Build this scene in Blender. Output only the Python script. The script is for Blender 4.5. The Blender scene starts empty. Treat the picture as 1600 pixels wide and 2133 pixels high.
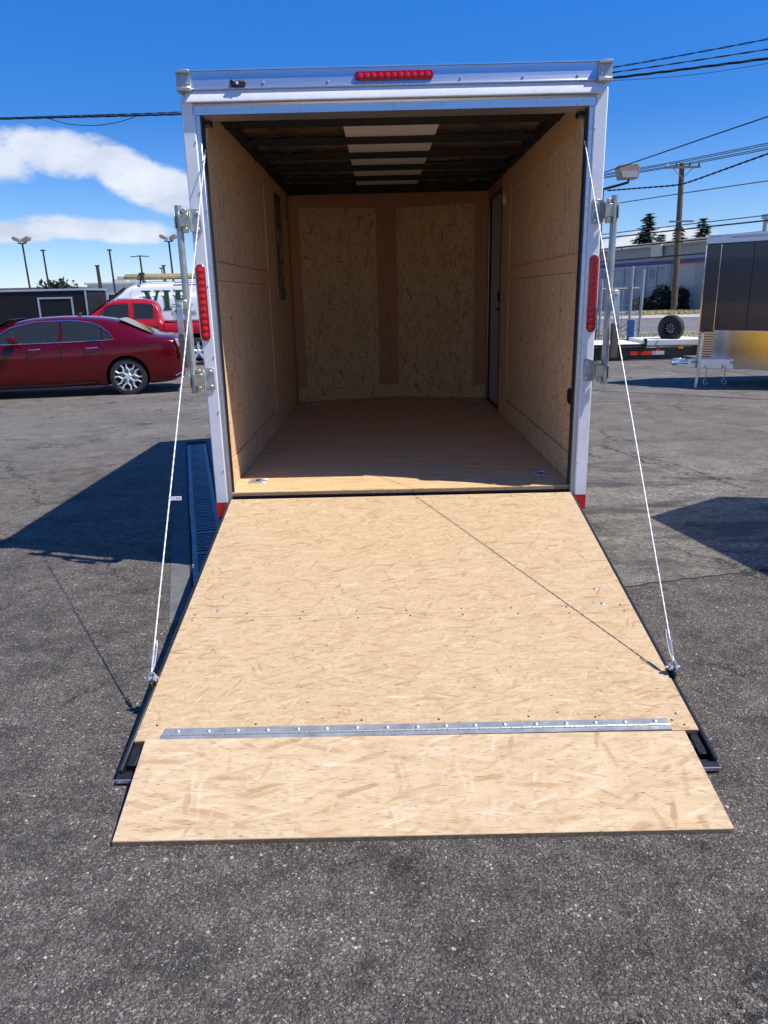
import bpy, bmesh, math, random
from mathutils import Vector, Matrix
random.seed(7)
PI = math.pi
S = bpy.context.scene
COL = S.collection

# ------------------------------------------------------------ camera
cam_d = bpy.data.cameras.new('camera')
cam = bpy.data.objects.new('camera', cam_d)
COL.objects.link(cam)
yaw, pitch, roll = 0.0033357, -0.286620, -0.023238
cy, sy, cp, sp = math.cos(yaw), math.sin(yaw), math.cos(pitch), math.sin(pitch)
fw_ = Vector((-sy*cp, cy*cp, sp)); rt_ = Vector((cy, sy, 0)); up_ = rt_.cross(fw_)
cr, sr = math.cos(roll), math.sin(roll)
r2 = rt_*cr + up_*sr; u2 = -rt_*sr + up_*cr
cam.matrix_world = Matrix(((r2.x, u2.x, -fw_.x, -0.0887), (r2.y, u2.y, -fw_.y, -4.3009),
                           (r2.z, u2.z, -fw_.z, 1.6001), (0, 0, 0, 1)))
cam_d.sensor_fit = 'HORIZONTAL'; cam_d.sensor_width = 36.0
cam_d.lens = 36.0*1538.4/1600.0
cam_d.clip_start = 0.05; cam_d.clip_end = 3000
S.camera = cam

# ------------------------------------------------------------ exposure, sun, sky
S.view_settings.view_transform = 'Standard'; S.view_settings.look = 'None'
S.view_settings.exposure = 0.50
S.cycles.max_bounces = 18; S.cycles.diffuse_bounces = 14; S.cycles.glossy_bounces = 6; S.view_settings.gamma = 1.0
S.view_settings.use_curve_mapping = False
SUN = Vector((0.625, -0.20, 1.0)).normalized()
sd = bpy.data.lights.new('sun', 'SUN'); sd.energy = 4.2; sd.angle = math.radians(0.5); sd.color = (1.0, 0.94, 0.84)
so = bpy.data.objects.new('sun', sd); COL.objects.link(so)
so.rotation_euler = SUN.to_track_quat('Z', 'Y').to_euler(); so.location = (20, -6, 30)

W = bpy.data.worlds.new('World'); S.world = W; W.use_nodes = True
nt = W.node_tree; nt.nodes.clear()

class NB:
    """small node-tree writer"""
    def __init__(s, tree): s.t = tree
    def n(s, typ, **kw):
        nd = s.t.nodes.new(typ)
        for k, v in kw.items(): setattr(nd, k, v)
        return nd
    def put(s, sock, v):
        if isinstance(v, bpy.types.NodeSocket): s.t.links.new(v, sock)
        elif isinstance(v, (tuple, list)) and len(v) == 3 and sock.type == 'RGBA': sock.default_value = (*v, 1)
        else: sock.default_value = v
    def math(s, op, a, b=0.0, clamp=False):
        nd = s.n('ShaderNodeMath', operation=op, use_clamp=clamp)
        s.put(nd.inputs[0], a); s.put(nd.inputs[1], b); return nd.outputs[0]
    def vmath(s, op, a, b=(0, 0, 0)):
        nd = s.n('ShaderNodeVectorMath', operation=op)
        s.put(nd.inputs[0], a)
        if op == 'SCALE': s.put(nd.inputs['Scale'], b)
        else: s.put(nd.inputs[1], b)
        return nd.outputs['Value'] if op in ('DOT_PRODUCT', 'LENGTH', 'DISTANCE') else nd.outputs[0]
    def mix(s, f, a, b, mode='MIX'):
        nd = s.n('ShaderNodeMix', data_type='RGBA', blend_type=mode)
        s.put(nd.inputs[0], f); s.put(nd.inputs[6], a); s.put(nd.inputs[7], b); return nd.outputs[2]
    def ramp(s, f, stops, interp='LINEAR'):
        nd = s.n('ShaderNodeValToRGB'); cr_ = nd.color_ramp; cr_.interpolation = interp
        while len(cr_.elements) < len(stops): cr_.elements.new(0.5)
        for e, (p, c) in zip(cr_.elements, stops):
            e.position = p; e.color = (*c, 1) if isinstance(c, (tuple, list)) else (c, c, c, 1)
        s.put(nd.inputs[0], f); return nd.outputs[0]
    def rng(s, v, a, b, c=0.0, d=1.0, smooth=False):
        nd = s.n('ShaderNodeMapRange', interpolation_type='SMOOTHSTEP' if smooth else 'LINEAR')
        s.put(nd.inputs[0], v); s.put(nd.inputs[1], a); s.put(nd.inputs[2], b); s.put(nd.inputs[3], c); s.put(nd.inputs[4], d)
        return nd.outputs[0]
    def mapv(s, v, loc=(0, 0, 0), rot=(0, 0, 0), sc=(1, 1, 1)):
        nd = s.n('ShaderNodeMapping'); s.put(nd.inputs[0], v)
        nd.inputs[1].default_value = loc; nd.inputs[2].default_value = rot; nd.inputs[3].default_value = sc
        return nd.outputs[0]
    def noise(s, v, scale, detail=4, rough=0.55, dist=0.0, out=0):
        nd = s.n('ShaderNodeTexNoise'); s.put(nd.inputs['Vector'], v)
        nd.inputs['Scale'].default_value = scale; nd.inputs['Detail'].default_value = detail
        nd.inputs['Roughness'].default_value = rough; nd.inputs['Distortion'].default_value = dist
        return nd.outputs[out]
    def vor(s, v, scale, feature='F1', rand=1.0):
        nd = s.n('ShaderNodeTexVoronoi', feature=feature); s.put(nd.inputs['Vector'], v)
        nd.inputs['Scale'].default_value = scale; nd.inputs['Randomness'].default_value = rand
        return nd
    def sep(s, v):
        nd = s.n('ShaderNodeSeparateXYZ'); s.put(nd.inputs[0], v); return nd.outputs
    def bump(s, h, strength=0.3, dist=0.01):
        nd = s.n('ShaderNodeBump'); nd.inputs['Strength'].default_value = strength
        nd.inputs['Distance'].default_value = dist; s.put(nd.inputs['Height'], h); return nd.outputs[0]

b = NB(nt)
sky = b.n('ShaderNodeTexSky', sky_type='NISHITA', sun_disc=False)
sky.sun_elevation = math.asin(SUN.z); sky.sun_rotation = math.atan2(SUN.x, SUN.y)
sky.air_density = 1.0; sky.dust_density = 0.15; sky.ozone_density = 4.0; sky.altitude = 200
tc = b.n('ShaderNodeTexCoord'); D = b.vmath('NORMALIZE', tc.outputs['Generated'])
dx, dy, dz = b.sep(D)
az = b.math('ARCTAN2', dx, dy); el = b.math('ARCSINE', dz)
# clouds live in azimuth / elevation: soft banks low over the horizon all round, one pair left of the trailer
wob = b.noise(b.mapv(D, sc=(1, 1, 1.8)), 13.0, 8, 0.62)
wob2 = b.noise(b.mapv(D, loc=(3, 1, 2), sc=(1, 1, 2.0)), 6.0, 8, 0.60)
def bank(a0, e0, wa, we, tilt=0.0):
    u = b.math('SUBTRACT', az, a0); v = b.math('SUBTRACT', el, e0)
    v = b.math('SUBTRACT', v, b.math('MULTIPLY', u, tilt))
    u = b.math('DIVIDE', u, wa); v = b.math('DIVIDE', v, we)
    r = b.math('ADD', b.math('MULTIPLY', u, u), b.math('MULTIPLY', v, v))
    return b.math('SUBTRACT', 1.0, r)
banks = [(-.375, .162, .080, .028, -.10), (-.300, .142, .075, .032, -.45), (-.245, .125, .060, .026, -.4), (-.46, .150, .07, .030, 0.0), (-.345, .082, .110, .016, -.06), (-.44, .078, .06, .014, 0.0), (.33, .050, .09, .018, 0.1),
         (-1.3, .15, .30, .05, .1), (1.5, .13, .35, .04, 0), (2.4, .13, .35, .05, 0), (-2.4, .14, .35, .05, .1)]
m = None
for q in banks:
    k = bank(*q); m = k if m is None else b.math('MAXIMUM', m, k)
dens = b.math('ADD', m, b.math('MULTIPLY', b.math('SUBTRACT', wob, 0.5), 2.2))
dens = b.math('ADD', dens, b.math('MULTIPLY', b.math('SUBTRACT', wob2, 0.5), 1.3))
mask = b.rng(dens, 0.0, 0.75, 0, 1, True)
ccol = b.mix(b.rng(wob2, 0.35, 0.65), (2.6, 2.9, 3.4), (4.7, 4.8, 5.1))
tint = b.ramp(b.rng(el, 0.0, 0.5, 0.0, 1.0), [(0, (.56, .62, .80)), (.14, (.38, .50, .70)), (.40, (.14, .37, .68)), (.74, (.085, .42, .84)), (1, (.085, .42, .84))])
skyc = b.mix(1.0, sky.outputs[0], tint, 'MULTIPLY')
skc = b.mix(b.math('MULTIPLY', mask, 0.85), skyc, ccol)
bg = b.n('ShaderNodeBackground'); b.put(bg.inputs[0], skc); bg.inputs[1].default_value = 0.15
wo = b.n('ShaderNodeOutputWorld'); nt.links.new(bg.outputs[0], wo.inputs[0])

# ------------------------------------------------------------ materials
def mat(name):
    m_ = bpy.data.materials.new(name); m_.use_nodes = True
    t = m_.node_tree; p = t.nodes['Principled BSDF']
    return m_, NB(t), p
def simple(name, col, rough=0.5, metal=0.0, var=0.12, scale=8.0, bump=0.0, bscale=60, coat=0.0, spec=0.5, dirt=0.0):
    m_, n_, p = mat(name)
    o = n_.n('ShaderNodeTexCoord').outputs['Object']
    nz = n_.noise(o, scale, 5, 0.6)
    f = n_.rng(nz, 0.3, 0.7, 1-var, 1+var)
    c = n_.vmath('SCALE', n_.n('ShaderNodeRGB').outputs[0], f)
    n_.t.nodes[-1]
    rgb = [x for x in n_.t.nodes if x.bl_idname == 'ShaderNodeRGB'][0]; rgb.outputs[0].default_value = (*col, 1)
    if dirt > 0:
        d = n_.rng(n_.noise(o, scale*2.3, 8, 0.7), 0.52, 0.72, 0, dirt)
        c = n_.mix(d, c, (0.11, 0.095, 0.075))
    n_.put(p.inputs['Base Color'], c)
    n_.put(p.inputs['Roughness'], n_.rng(n_.noise(o, scale*3, 4), 0.3, 0.7, max(rough-.06, .02), min(rough+.08, 1)))
    p.inputs['Metallic'].default_value = metal
    p.inputs['Specular IOR Level'].default_value = spec
    if coat: p.inputs['Coat Weight'].default_value = coat; p.inputs['Coat Roughness'].default_value = 0.03
    if bump: n_.put(p.inputs['Normal'], n_.bump(n_.noise(o, bscale, 5, 0.6), bump, 0.004))
    return m_

def osb(name, base, dark, light, red, size=1.0, axis='X', contrast=1.0, specks=0.6, plane='XY', layers=6, seed=0, lines=1.0, spread=1.0, spk=1.0):
    """oriented strand board: overlapping layers of long flakes lying at scattered angles, each with its own grain, hairline cracks and bark specks"""
    m_, n_, p = mat(name)
    v = n_.n('ShaderNodeTexCoord').outputs['Object']
    x, y, z = n_.sep(v); cb = n_.n('ShaderNodeCombineXYZ')
    pa, pb = {'XY': (x, y), 'XZ': (x, z), 'YZ': (y, z)}[plane]
    n_.put(cb.inputs[0], pa); n_.put(cb.inputs[1], pb); n_.put(cb.inputs[2], 0.0); v = cb.outputs[0]
    warp = n_.noise(v, 7.0, 4, 0.6, out=1)
    vw = n_.vmath('ADD', v, n_.vmath('SCALE', n_.vmath('SUBTRACT', warp, (.5, .5, .5)), 0.007*size))
    rng = random.Random(seed+5)
    a0 = 0.0 if axis == 'X' else PI/2
    cloud = n_.rng(n_.noise(v, 4.0, 6, 0.65), 0.3, 0.7, 0, 1)
    streak_ = n_.noise(n_.mapv(vw, rot=(0, 0, a0), sc=(22/size, 62/size, 1)), 1.0, 8, .75)
    mid = tuple(a*.6+c*.4 for a, c in zip(base, dark))
    col = n_.mix(n_.math('MULTIPLY', n_.math('ADD', cloud, n_.rng(streak_, .35, .65, 0, .7)), .5), base, mid)
    hgt = streak_
    angs = [0.06, -0.42, 0.36, -0.12, 0.95, 0.18, -0.85, -0.25, 0.02][:layers]
    for i, a in enumerate(angs):
        L = (15 + 9*rng.random())/size
        q = n_.mapv(vw, loc=(rng.random()*9, rng.random()*9, 0), rot=(0, 0, a0+a*spread))
        qs = n_.mapv(q, sc=(L*0.34, L*2.3, 1))
        vo = n_.vor(qs, 1.0)
        vo.distance = 'CHEBYCHEV' if i % 2 else 'EUCLIDEAN'
        rx, ry_, rz_ = n_.sep(vo.outputs['Color'])
        inn = n_.rng(rx, 0.50, 0.52)
        grain = n_.noise(n_.mapv(q, sc=(5, 150/size, 1)), 1.4, 4, 0.65)
        fc = n_.ramp(ry_, [(0, dark), (.22, base), (.55, light), (.86, base), (.95, mid), (1, red)])
        fc = n_.mix(n_.rng(grain, .40, .60, 0.45*lines, 0), fc, tuple(c*.60 for c in dark))
        ragged = n_.rng(n_.math('ADD', vo.outputs['Distance'], n_.math('MULTIPLY', grain, .5)), .55, .85, 1, 0)
        al = n_.math('MULTIPLY', n_.math('MULTIPLY', inn, ragged), n_.rng(rz_, 0, 1, 0.15, 0.85*contrast))
        col = n_.mix(al, col, fc)
        hgt = n_.math('ADD', hgt, n_.math('MULTIPLY', al, n_.math('ADD', ry_, grain)))
    # hairlines: very long thin cells
    for i, (a, th) in enumerate(((.05, .975), (-.55, .970), (.5, .970), (-.16, .972), (1.2, .982), (.22, .972))):
        q = n_.mapv(vw, loc=(i*3.1, i*1.7+seed, 0), rot=(0, 0, a0+a*spread), sc=((20+5*i)/size, (210+20*i)/size, 1))
        hv = n_.vor(q, 1.0); h1, h2, h3 = n_.sep(hv.outputs['Color'])
        hm = n_.math('MULTIPLY', n_.math('GREATER_THAN', h1, 1-(1-th)*2.2*lines), n_.rng(hv.outputs['Distance'], .22, .50, 1, 0))
        col = n_.mix(n_.math('MULTIPLY', hm, n_.rng(h2, 0, 1, .25, .85)), col, tuple(c*.50 for c in dark))
        hgt = n_.math('SUBTRACT', hgt, n_.math('MULTIPLY', hm, .6))
    for sc_, th, rot in ((1.0, .030, .35), (.55, .012, -.5)):
        sp_ = n_.vor(n_.mapv(vw, loc=(seed, 2, 0), rot=(0, 0, a0+rot), sc=(38/sc_/spk, 90/sc_/spk, 1)), 1.0)
        s1, s2, s3 = n_.sep(sp_.outputs['Color'])
        spm = n_.math('MULTIPLY', n_.rng(n_.math('ADD', sp_.outputs['Distance'], n_.math('MULTIPLY', streak_, .3)), 0.30, 0.50, 1, 0), n_.math('GREATER_THAN', s1, 1-th*specks))
        col = n_.mix(n_.math('MULTIPLY', spm, n_.rng(s2, 0, 1, .45, .95)), col, (0.055, 0.026, 0.012))
        hgt = n_.math('SUBTRACT', hgt, n_.math('MULTIPLY', spm, 1.2))
    n_.put(p.inputs['Base Color'], col)
    p.inputs['Roughness'].default_value = 0.72; p.inputs['Specular IOR Level'].default_value = 0.25
    col = n_.mix(n_.rng(n_.noise(v, 130/size, 4, .7), .35, .65, 0, .22), col, n_.vmath('SCALE', col, .72))
    n_.put(p.inputs['Base Color'], col)
    n_.put(p.inputs['Normal'], n_.bump(hgt, 0.16, 0.0015))
    return m_

M = {}
M['osb_ramp'] = osb('osb_ramp', (.60, .435, .255), (.42, .265, .130), (.74, .58, .385), (.40, .23, .12), .66, 'X', 1.0, 0.6, layers=9, seed=1, lines=.9, spread=1.3)
M['osb_flap'] = osb('osb_flap', (.63, .470, .285), (.44, .28, .145), (.76, .62, .44), (.42, .24, .13), .95, 'X', 1.0, 0.35, layers=9, seed=3, lines=.8, spread=1.5)
M['ply_floor'] = osb('ply_floor', (.78, .53, .29), (.54, .31, .14), (.84, .61, .37), (.46, .24, .10), 1.2, 'X', 1.0, 0.9, layers=6, seed=8, lines=1.2, spread=.4)
M['osb_side'] = osb('osb_side', (.90, .65, .38), (.62, .37, .17), (.93, .70, .43), (.40, .18, .07), .95, 'Y', 1.15, 3.6, 'YZ', layers=8, seed=4, lines=1.3, spread=1.5, spk=1.8)
M['osb_front'] = osb('osb_front', (.92, .62, .29), (.54, .28, .10), (.95, .68, .34), (.36, .14, .04), .80, 'Y', 1.3, 5.0, 'XZ', layers=9, seed=6, lines=1.3, spread=1.6, spk=1.8)
def luan(name, col):
    m_, n_, p = mat(name); o = n_.n('ShaderNodeTexCoord').outputs['Object']
    g = n_.noise(n_.mapv(o, sc=(14, 14, 1.2)), 3, 5, .6)
    c = n_.mix(n_.rng(g, .3, .7), col, tuple(k*.80 for k in col))
    n_.put(p.inputs['Base Color'], c); p.inputs['Roughness'].default_value = .6
    return m_
M['luan'] = luan('luan_strip', (.58, .27, .105))
M['luan_light'] = luan('luan_light', (.84, .53, .29))
M['board_edge'] = simple('board_edge', (.30, .205, .115), .85, 0, .35, 60, .5, 120)
M['white'] = simple('white_skin', (.80, .80, .82), .30, 0, .05, 3, 0, coat=.3, dirt=.16)
M['alu'] = simple('aluminium', (.72, .74, .78), .28, 1.0, .08, 6, .05, 30)
M['alu_bright'] = simple('aluminium_trim', (.78, .80, .84), .20, .9, .05, 5)
def streak(name, col, rough, metal, sc=(1, 60, 60)):
    m_, n_, p = mat(name); o = n_.n('ShaderNodeTexCoord').outputs['Object']
    g = n_.noise(n_.mapv(o, sc=sc), 2, 5, .6)
    n_.put(p.inputs['Base Color'], n_.mix(n_.rng(g, .3, .7), col, tuple(k*.8 for k in col)))
    n_.put(p.inputs['Roughness'], n_.rng(g, .3, .7, rough, rough+.15)); p.inputs['Metallic'].default_value = metal
    return m_
M['alu_rail'] = streak('aluminium_rail', (.68, .71, .77), .26, .85)
M['galv'] = simple('galvanised', (.42, .44, .44), .42, .55, .25, 14, .12, 50)
M['zinc'] = simple('zinc_plate', (.52, .48, .36), .34, .7, .22, 20)
M['zinc_screw'] = simple('zinc_screw', (.62, .62, .62), .28, .6, .05)
M['black_steel'] = simple('black_steel', (.018, .018, .02), .35, 0, .3, 12, .15, 40, coat=.3)
M['black_matte'] = simple('black_matte', (.012, .012, .013), .75, 0, .3, 12)
M['roof_sheet'] = simple('roof_sheet', (.42, .36, .30), .22, .9, .08, 2)
M['roof_strip'] = simple('roof_strip', (.90, .84, .78), .7, 0, .04, 2)
M['door_grey'] = simple('door_grey', (.50, .47, .46), .45, 0, .04, 3)
M['rubber'] = simple('rubber', (.022, .022, .024), .8, 0, .3, 20, .3, 60)
M['seal'] = simple('rubber_seal', (.01, .01, .012), .6, 0, .2, 20)
M['cable'] = simple('steel_cable', (.86, .86, .86), .45, .1, .06, 80, .3, 400)
M['tag_white'] = simple('tag_white', (.85, .85, .85), .5, 0, .02)
M['orange'] = simple('orange_plastic', (.85, .16, .02), .45)
M['red_tape'] = simple('red_reflector_tape', (.62, .015, .012), .32, 0, .15, 40, .1, 200, coat=.5)
M['white_plastic'] = simple('white_plastic', (.75, .73, .70), .35)
def redlens():
    m_, n_, p = mat('red_lens'); p.inputs['Base Color'].default_value = (.42, .004, .012, 1)
    p.inputs['Roughness'].default_value = .12; p.inputs['Coat Weight'].default_value = .3; p.inputs['Specular IOR Level'].default_value = .4
    o = n_.n('ShaderNodeTexCoord').outputs['Object']
    n_.put(p.inputs['Base Color'], n_.mix(n_.rng(n_.noise(o, 90, 2), .4, .6), (.45, .004, .012), (.26, .002, .008)))
    return m_
M['red_lens'] = redlens()
M['red_led'] = simple('red_led', (.85, .01, .02), .18, .1, .2, 120, coat=.3)
def paint(name, col, rough=.22, metal=0.3):
    m_, n_, p = mat(name); o = n_.n('ShaderNodeTexCoord').outputs['Object']
    fl = n_.noise(o, 900, 1); dirt = n_.noise(o, 2.5, 6, .65)
    c = n_.mix(n_.rng(fl, .35, .65, 0, .25), col, tuple(min(1, k*1.5) for k in col))
    c = n_.mix(n_.rng(dirt, .5, .8, 0, .10), c, tuple(k*.5 for k in col))
    n_.put(p.inputs['Base Color'], c); p.inputs['Metallic'].default_value = metal
    n_.put(p.inputs['Roughness'], n_.rng(dirt, .3, .8, rough, rough+.12))
    p.inputs['Coat Weight'].default_value = .55; p.inputs['Coat Roughness'].default_value = .03; p.inputs['Specular IOR Level'].default_value = .25
    return m_
M['red_paint'] = paint('candy_red_paint', (.115, .0, .005), .20, .35)
M['red_truck'] = paint('truck_red_paint', (.40, .004, .012), .28, .05)
M['van_white'] = paint('van_white_paint', (.78, .79, .80), .3, 0)
M['trailer_black'] = simple('trailer_black_skin', (.060, .056, .058), .30, .0, .1, 2, coat=.25)
M['black_panel'] = simple('black_panel', (.015, .015, .016), .55, 0, .2, 2, spec=.25)
M['yellow'] = paint('machine_yellow', (.62, .33, .04), .4, 0)
def glass(name, col=(.02, .025, .03), rough=.03):
    m_, n_, p = mat(name); p.inputs['Base Color'].default_value = (*col, 1); p.inputs['Roughness'].default_value = rough
    p.inputs['Specular IOR Level'].default_value = .28
    return m_
M['glass'] = glass('tinted_glass')
M['glass_reflect'] = glass('shop_glass', (.24, .29, .34), .05)  # pale base colour stands in for bright reflections in the shop windows
M['chrome'] = simple('chrome', (.85, .86, .88), .08, 1, .02)
M['rim'] = simple('alloy_rim', (.80, .80, .81), .28, .55, .05)
M['dark_trim'] = simple('dark_trim', (.02, .02, .022), .5)
M['lamp_clear'] = simple('lamp_clear', (.65, .62, .64), .12, .3, .1, coat=1)
M['green'] = simple('logo_green', (.02, .32, .085), .45, 0, .03)
M['green_dark'] = simple('logo_dark_green', (.015, .065, .04), .45, 0, .03)
M['blue_stripe'] = simple('logo_blue', (.03, .10, .38), .45)
M['ladder'] = simple('ladder_fibreglass', (.55, .42, .20), .5, 0, .2)
M['pole_wood'] = simple('pole_wood', (.12, .085, .065), .9, 0, .3, 3, .4, 20)
M['pole_grey'] = simple('pole_grey', (.16, .15, .15), .6, .2)
M['pole_dark'] = simple('pole_dark', (.035, .03, .03), .6)
M['lamp_head'] = simple('lamp_head', (.30, .24, .205), .55)
M['lamp_glass'] = simple('lamp_glass', (.42, .40, .34), .2, 0, .1)
M['wire'] = simple('wire_black', (.014, .014, .016), .7)
M['wire_thin'] = simple('wire_thin', (.05, .06, .08), .7)
M['stucco'] = simple('stucco_grey', (.40, .39, .37), .8, 0, .06, 1, .3, 20, dirt=.1)
M['roof_brown'] = simple('roof_brown', (.17, .13, .115), .9, 0, .25, 2, .4, 20)
M['stripe_blue'] = simple('stripe_blue', (.05, .06, .24), .5)
M['stripe_red'] = simple('stripe_red', (.48, .04, .05), .5)
M['garage'] = simple('garage_cream', (.52, .51, .44), .6, 0, .04)
M['frame_light'] = simple('frame_light', (.52, .54, .56), .5)
M['sign_cream'] = simple('sign_cream', (.72, .66, .52), .5)
M['metal_wall'] = simple('metal_wall', (.55, .57, .60), .5, .1, .04)
M['bark'] = simple('bark', (.07, .05, .04), .95, 0, .3)
M['blue_post'] = simple('blue_post', (.02, .10, .26), .5, 0, .1)
M['deck_white'] = simple('deck_white', (.78, .76, .72), .6, 0, .06)
M['concrete'] = simple('concrete_collar', (.13, .13, .135), .9, 0, .25, 6, .5, 60, dirt=.5)
M['grate'] = simple('cast_iron_grate', (.34, .36, .38), .6, .1, .35, 7, .3, 60, dirt=.5)
M['void'] = simple('void_black', (.006, .006, .007), .95)
M['leaf'] = simple('conifer_needles', (.045, .085, .045), .8, 0, .5, .8)
M['bush'] = simple('bush_leaves', (.022, .034, .018), .8, 0, .5, 1.2)
M['dry_grass'] = simple('dry_grass', (.42, .38, .19), .9, 0, .35, .7)
M['reflect_red'] = simple('reflector_red', (.70, .03, .02), .35)
M['amber'] = simple('reflector_amber', (.75, .22, .02), .35)

def asphalt(name, dark, mid, lite, worn=0.0, cell=105):
    m_, n_, p = mat(name); o = n_.n('ShaderNodeTexCoord').outputs['Object']
    x, y, z = n_.sep(o); cb = n_.n('ShaderNodeCombineXYZ'); n_.put(cb.inputs[0], x); n_.put(cb.inputs[1], y); n_.put(cb.inputs[2], 0.0)
    v0 = cb.outputs[0]
    v = n_.vmath('ADD', v0, n_.vmath('SCALE', n_.vmath('SUBTRACT', n_.noise(v0, 55, 3, .6, out=1), (.5, .5, .5)), .016))
    big = n_.noise(v0, .55, 5, .6); mdm = n_.noise(v0, 9.0, 8, .70); fine = n_.noise(v0, 160, 5, .7)
    def stones(cell_, d0, d1):
        vo = n_.vor(v, cell_); c1, c2, c3 = n_.sep(vo.outputs['Color'])
        st = n_.ramp(c1, [(0, tuple(k*.30 for k in mid)), (.18, tuple(k*.62 for k in mid)), (.5, mid), (.8, tuple(k*1.30 for k in mid)), (.955, tuple((k+l)*.5 for k, l in zip(mid, lite))), (.985, lite), (1, tuple(min(1, k*1.4) for k in lite))])
        st = n_.mix(n_.rng(c3, .75, .95, 0, .8), st, n_.mix(c2, (mid[0]*1.55, mid[1]*1.25, mid[2]*.95), (mid[0]*.8, mid[1]*.9, mid[2]*1.1)))
        return st, n_.rng(vo.outputs['Distance'], d0, d1, 1, 0), c2, vo.outputs['Distance']
    tar = n_.mix(n_.rng(fine, .35, .65), dark, tuple(k*.75 for k in mid))
    s1, e1, r1, h1 = stones(cell, .42, .66)
    s2, e2, r2, h2 = stones(cell*2.1, .45, .70)
    expo = n_.math('ADD', n_.rng(mdm, .40, .60, .30, 1.15), n_.rng(big, .35, .65, -.12, .12))
    col = n_.mix(n_.math('MULTIPLY', n_.math('LESS_THAN', r2, n_.math('ADD', expo, .15)), e2), tar, s2)
    col = n_.mix(n_.math('MULTIPLY', n_.math('LESS_THAN', r1, n_.math('MULTIPLY', expo, .62)), e1), col, s1)
    # darker tarry clumps
    cl = n_.rng(n_.noise(n_.mapv(v0, loc=(3, 8, 0)), 7, 8, .78), .50, .64, 0, .70)
    col = n_.mix(cl, col, n_.vmath('SCALE', col, .38))
    if worn:
        w = n_.noise(n_.mapv(v0, loc=(4, 2, 0), sc=(.5, 1.2, 1)), 1.3, 5, .65)
        w2 = n_.noise(n_.mapv(v0, sc=(1, 2.0, 1)), 26, 8, .78)
        wm = n_.math('MULTIPLY', n_.rng(w, .38, .56, .10, 1), n_.rng(w2, .46, .56, 0, 1))
        near = n_.rng(n_.vmath('DISTANCE', v0, (2.3, 1.1, 0)), .8, 3.8, 1, .12)
        col = n_.mix(n_.math('MULTIPLY', n_.math('MULTIPLY', wm, near), worn), col, (.42, .385, .32))
        w3 = n_.math('MULTIPLY', n_.rng(n_.noise(n_.mapv(v0, loc=(9, 1, 0), sc=(.6, 1.5, 1)), 1.7, 6, .7), .50, .60, 0, .8), near)
        col = n_.mix(w3, col, n_.mix(n_.rng(fine, .3, .7), (.05, .048, .052), (.09, .085, .085)))
        far = n_.rng(y, 1.8, 5.0, 0, .70)
        col = n_.mix(n_.math('MULTIPLY', far, n_.rng(mdm, .3, .7, .6, 1)), col, n_.mix(n_.rng(n_.noise(n_.mapv(v0, sc=(.4, 1, 1)), .5, 5, .6), .4, .6), (.185, .167, .147), (.255, .232, .205)))
    st = n_.rng(n_.noise(n_.mapv(v0, loc=(7, 3, 0)), .8, 8, .75), .52, .66, 0, .6)
    col = n_.mix(st, col, n_.vmath('SCALE', col, .42))
    st2 = n_.rng(n_.noise(n_.mapv(v0, loc=(1, 5, 0)), 2.6, 8, .78), .50, .64, 0, .55)
    col = n_.mix(st2, col, n_.vmath('SCALE', col, .45))
    lt = n_.rng(n_.noise(n_.mapv(v0, loc=(11, 5, 0)), 1.9, 8, .75), .52, .66, 0, .5)
    col = n_.mix(lt, col, n_.vmath('SCALE', col, 1.55))
    oil = n_.vor(n_.vmath('ADD', v0, n_.vmath('SCALE', n_.noise(v0, 6, 4, out=1), .12)), .9); o1, o2, o3 = n_.sep(oil.outputs['Color'])
    om = n_.math('MULTIPLY', n_.math('GREATER_THAN', o1, .62), n_.rng(oil.outputs['Distance'], .06, .16, .6, 0))
    col = n_.mix(om, col, (.022, .020, .020))
    cw = n_.vmath('ADD', v0, n_.vmath('SCALE', n_.noise(v0, 2.2, 7, .75, out=1), .6))
    ce = n_.vor(cw, .75, 'DISTANCE_TO_EDGE')
    cm = n_.math('MULTIPLY', n_.rng(ce.outputs[0], 0, .009, 1, 0), n_.rng(n_.noise(v0, .7, 3), .44, .54, 0, .85))
    col = n_.mix(cm, col, (.012, .012, .013))
    n_.put(p.inputs['Base Color'], col); p.inputs['Roughness'].default_value = .85; p.inputs['Specular IOR Level'].default_value = .35
    h = n_.math('ADD', n_.math('MULTIPLY', e1, .9), n_.math('ADD', n_.math('MULTIPLY', e2, .4), fine))
    h = n_.math('SUBTRACT', h, n_.math('MULTIPLY', cm, 3))
    n_.put(p.inputs['Normal'], n_.bump(h, .8, .006))
    return m_
M['asphalt_old'] = asphalt('asphalt_old', (.055, .049, .043), (.195, .174, .150), (.50, .455, .39), worn=.9)
M['asphalt_new'] = asphalt('asphalt_patch', (.038, .034, .031), (.165, .146, .129), (.52, .47, .41))
M['road'] = asphalt('road_asphalt', (.14, .135, .14), (.22, .21, .21), (.30, .29, .28), cell=40)
M['verge'] = simple('verge_soil', (.42, .38, .30), .95, 0, .3, 1.2)
M['sidewalk'] = simple('sidewalk_concrete', (.42, .39, .35), .9, 0, .12, 1.5)
M['kerb'] = simple('kerb_concrete', (.42, .39, .36), .9, 0, .12, 1.5)

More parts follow.
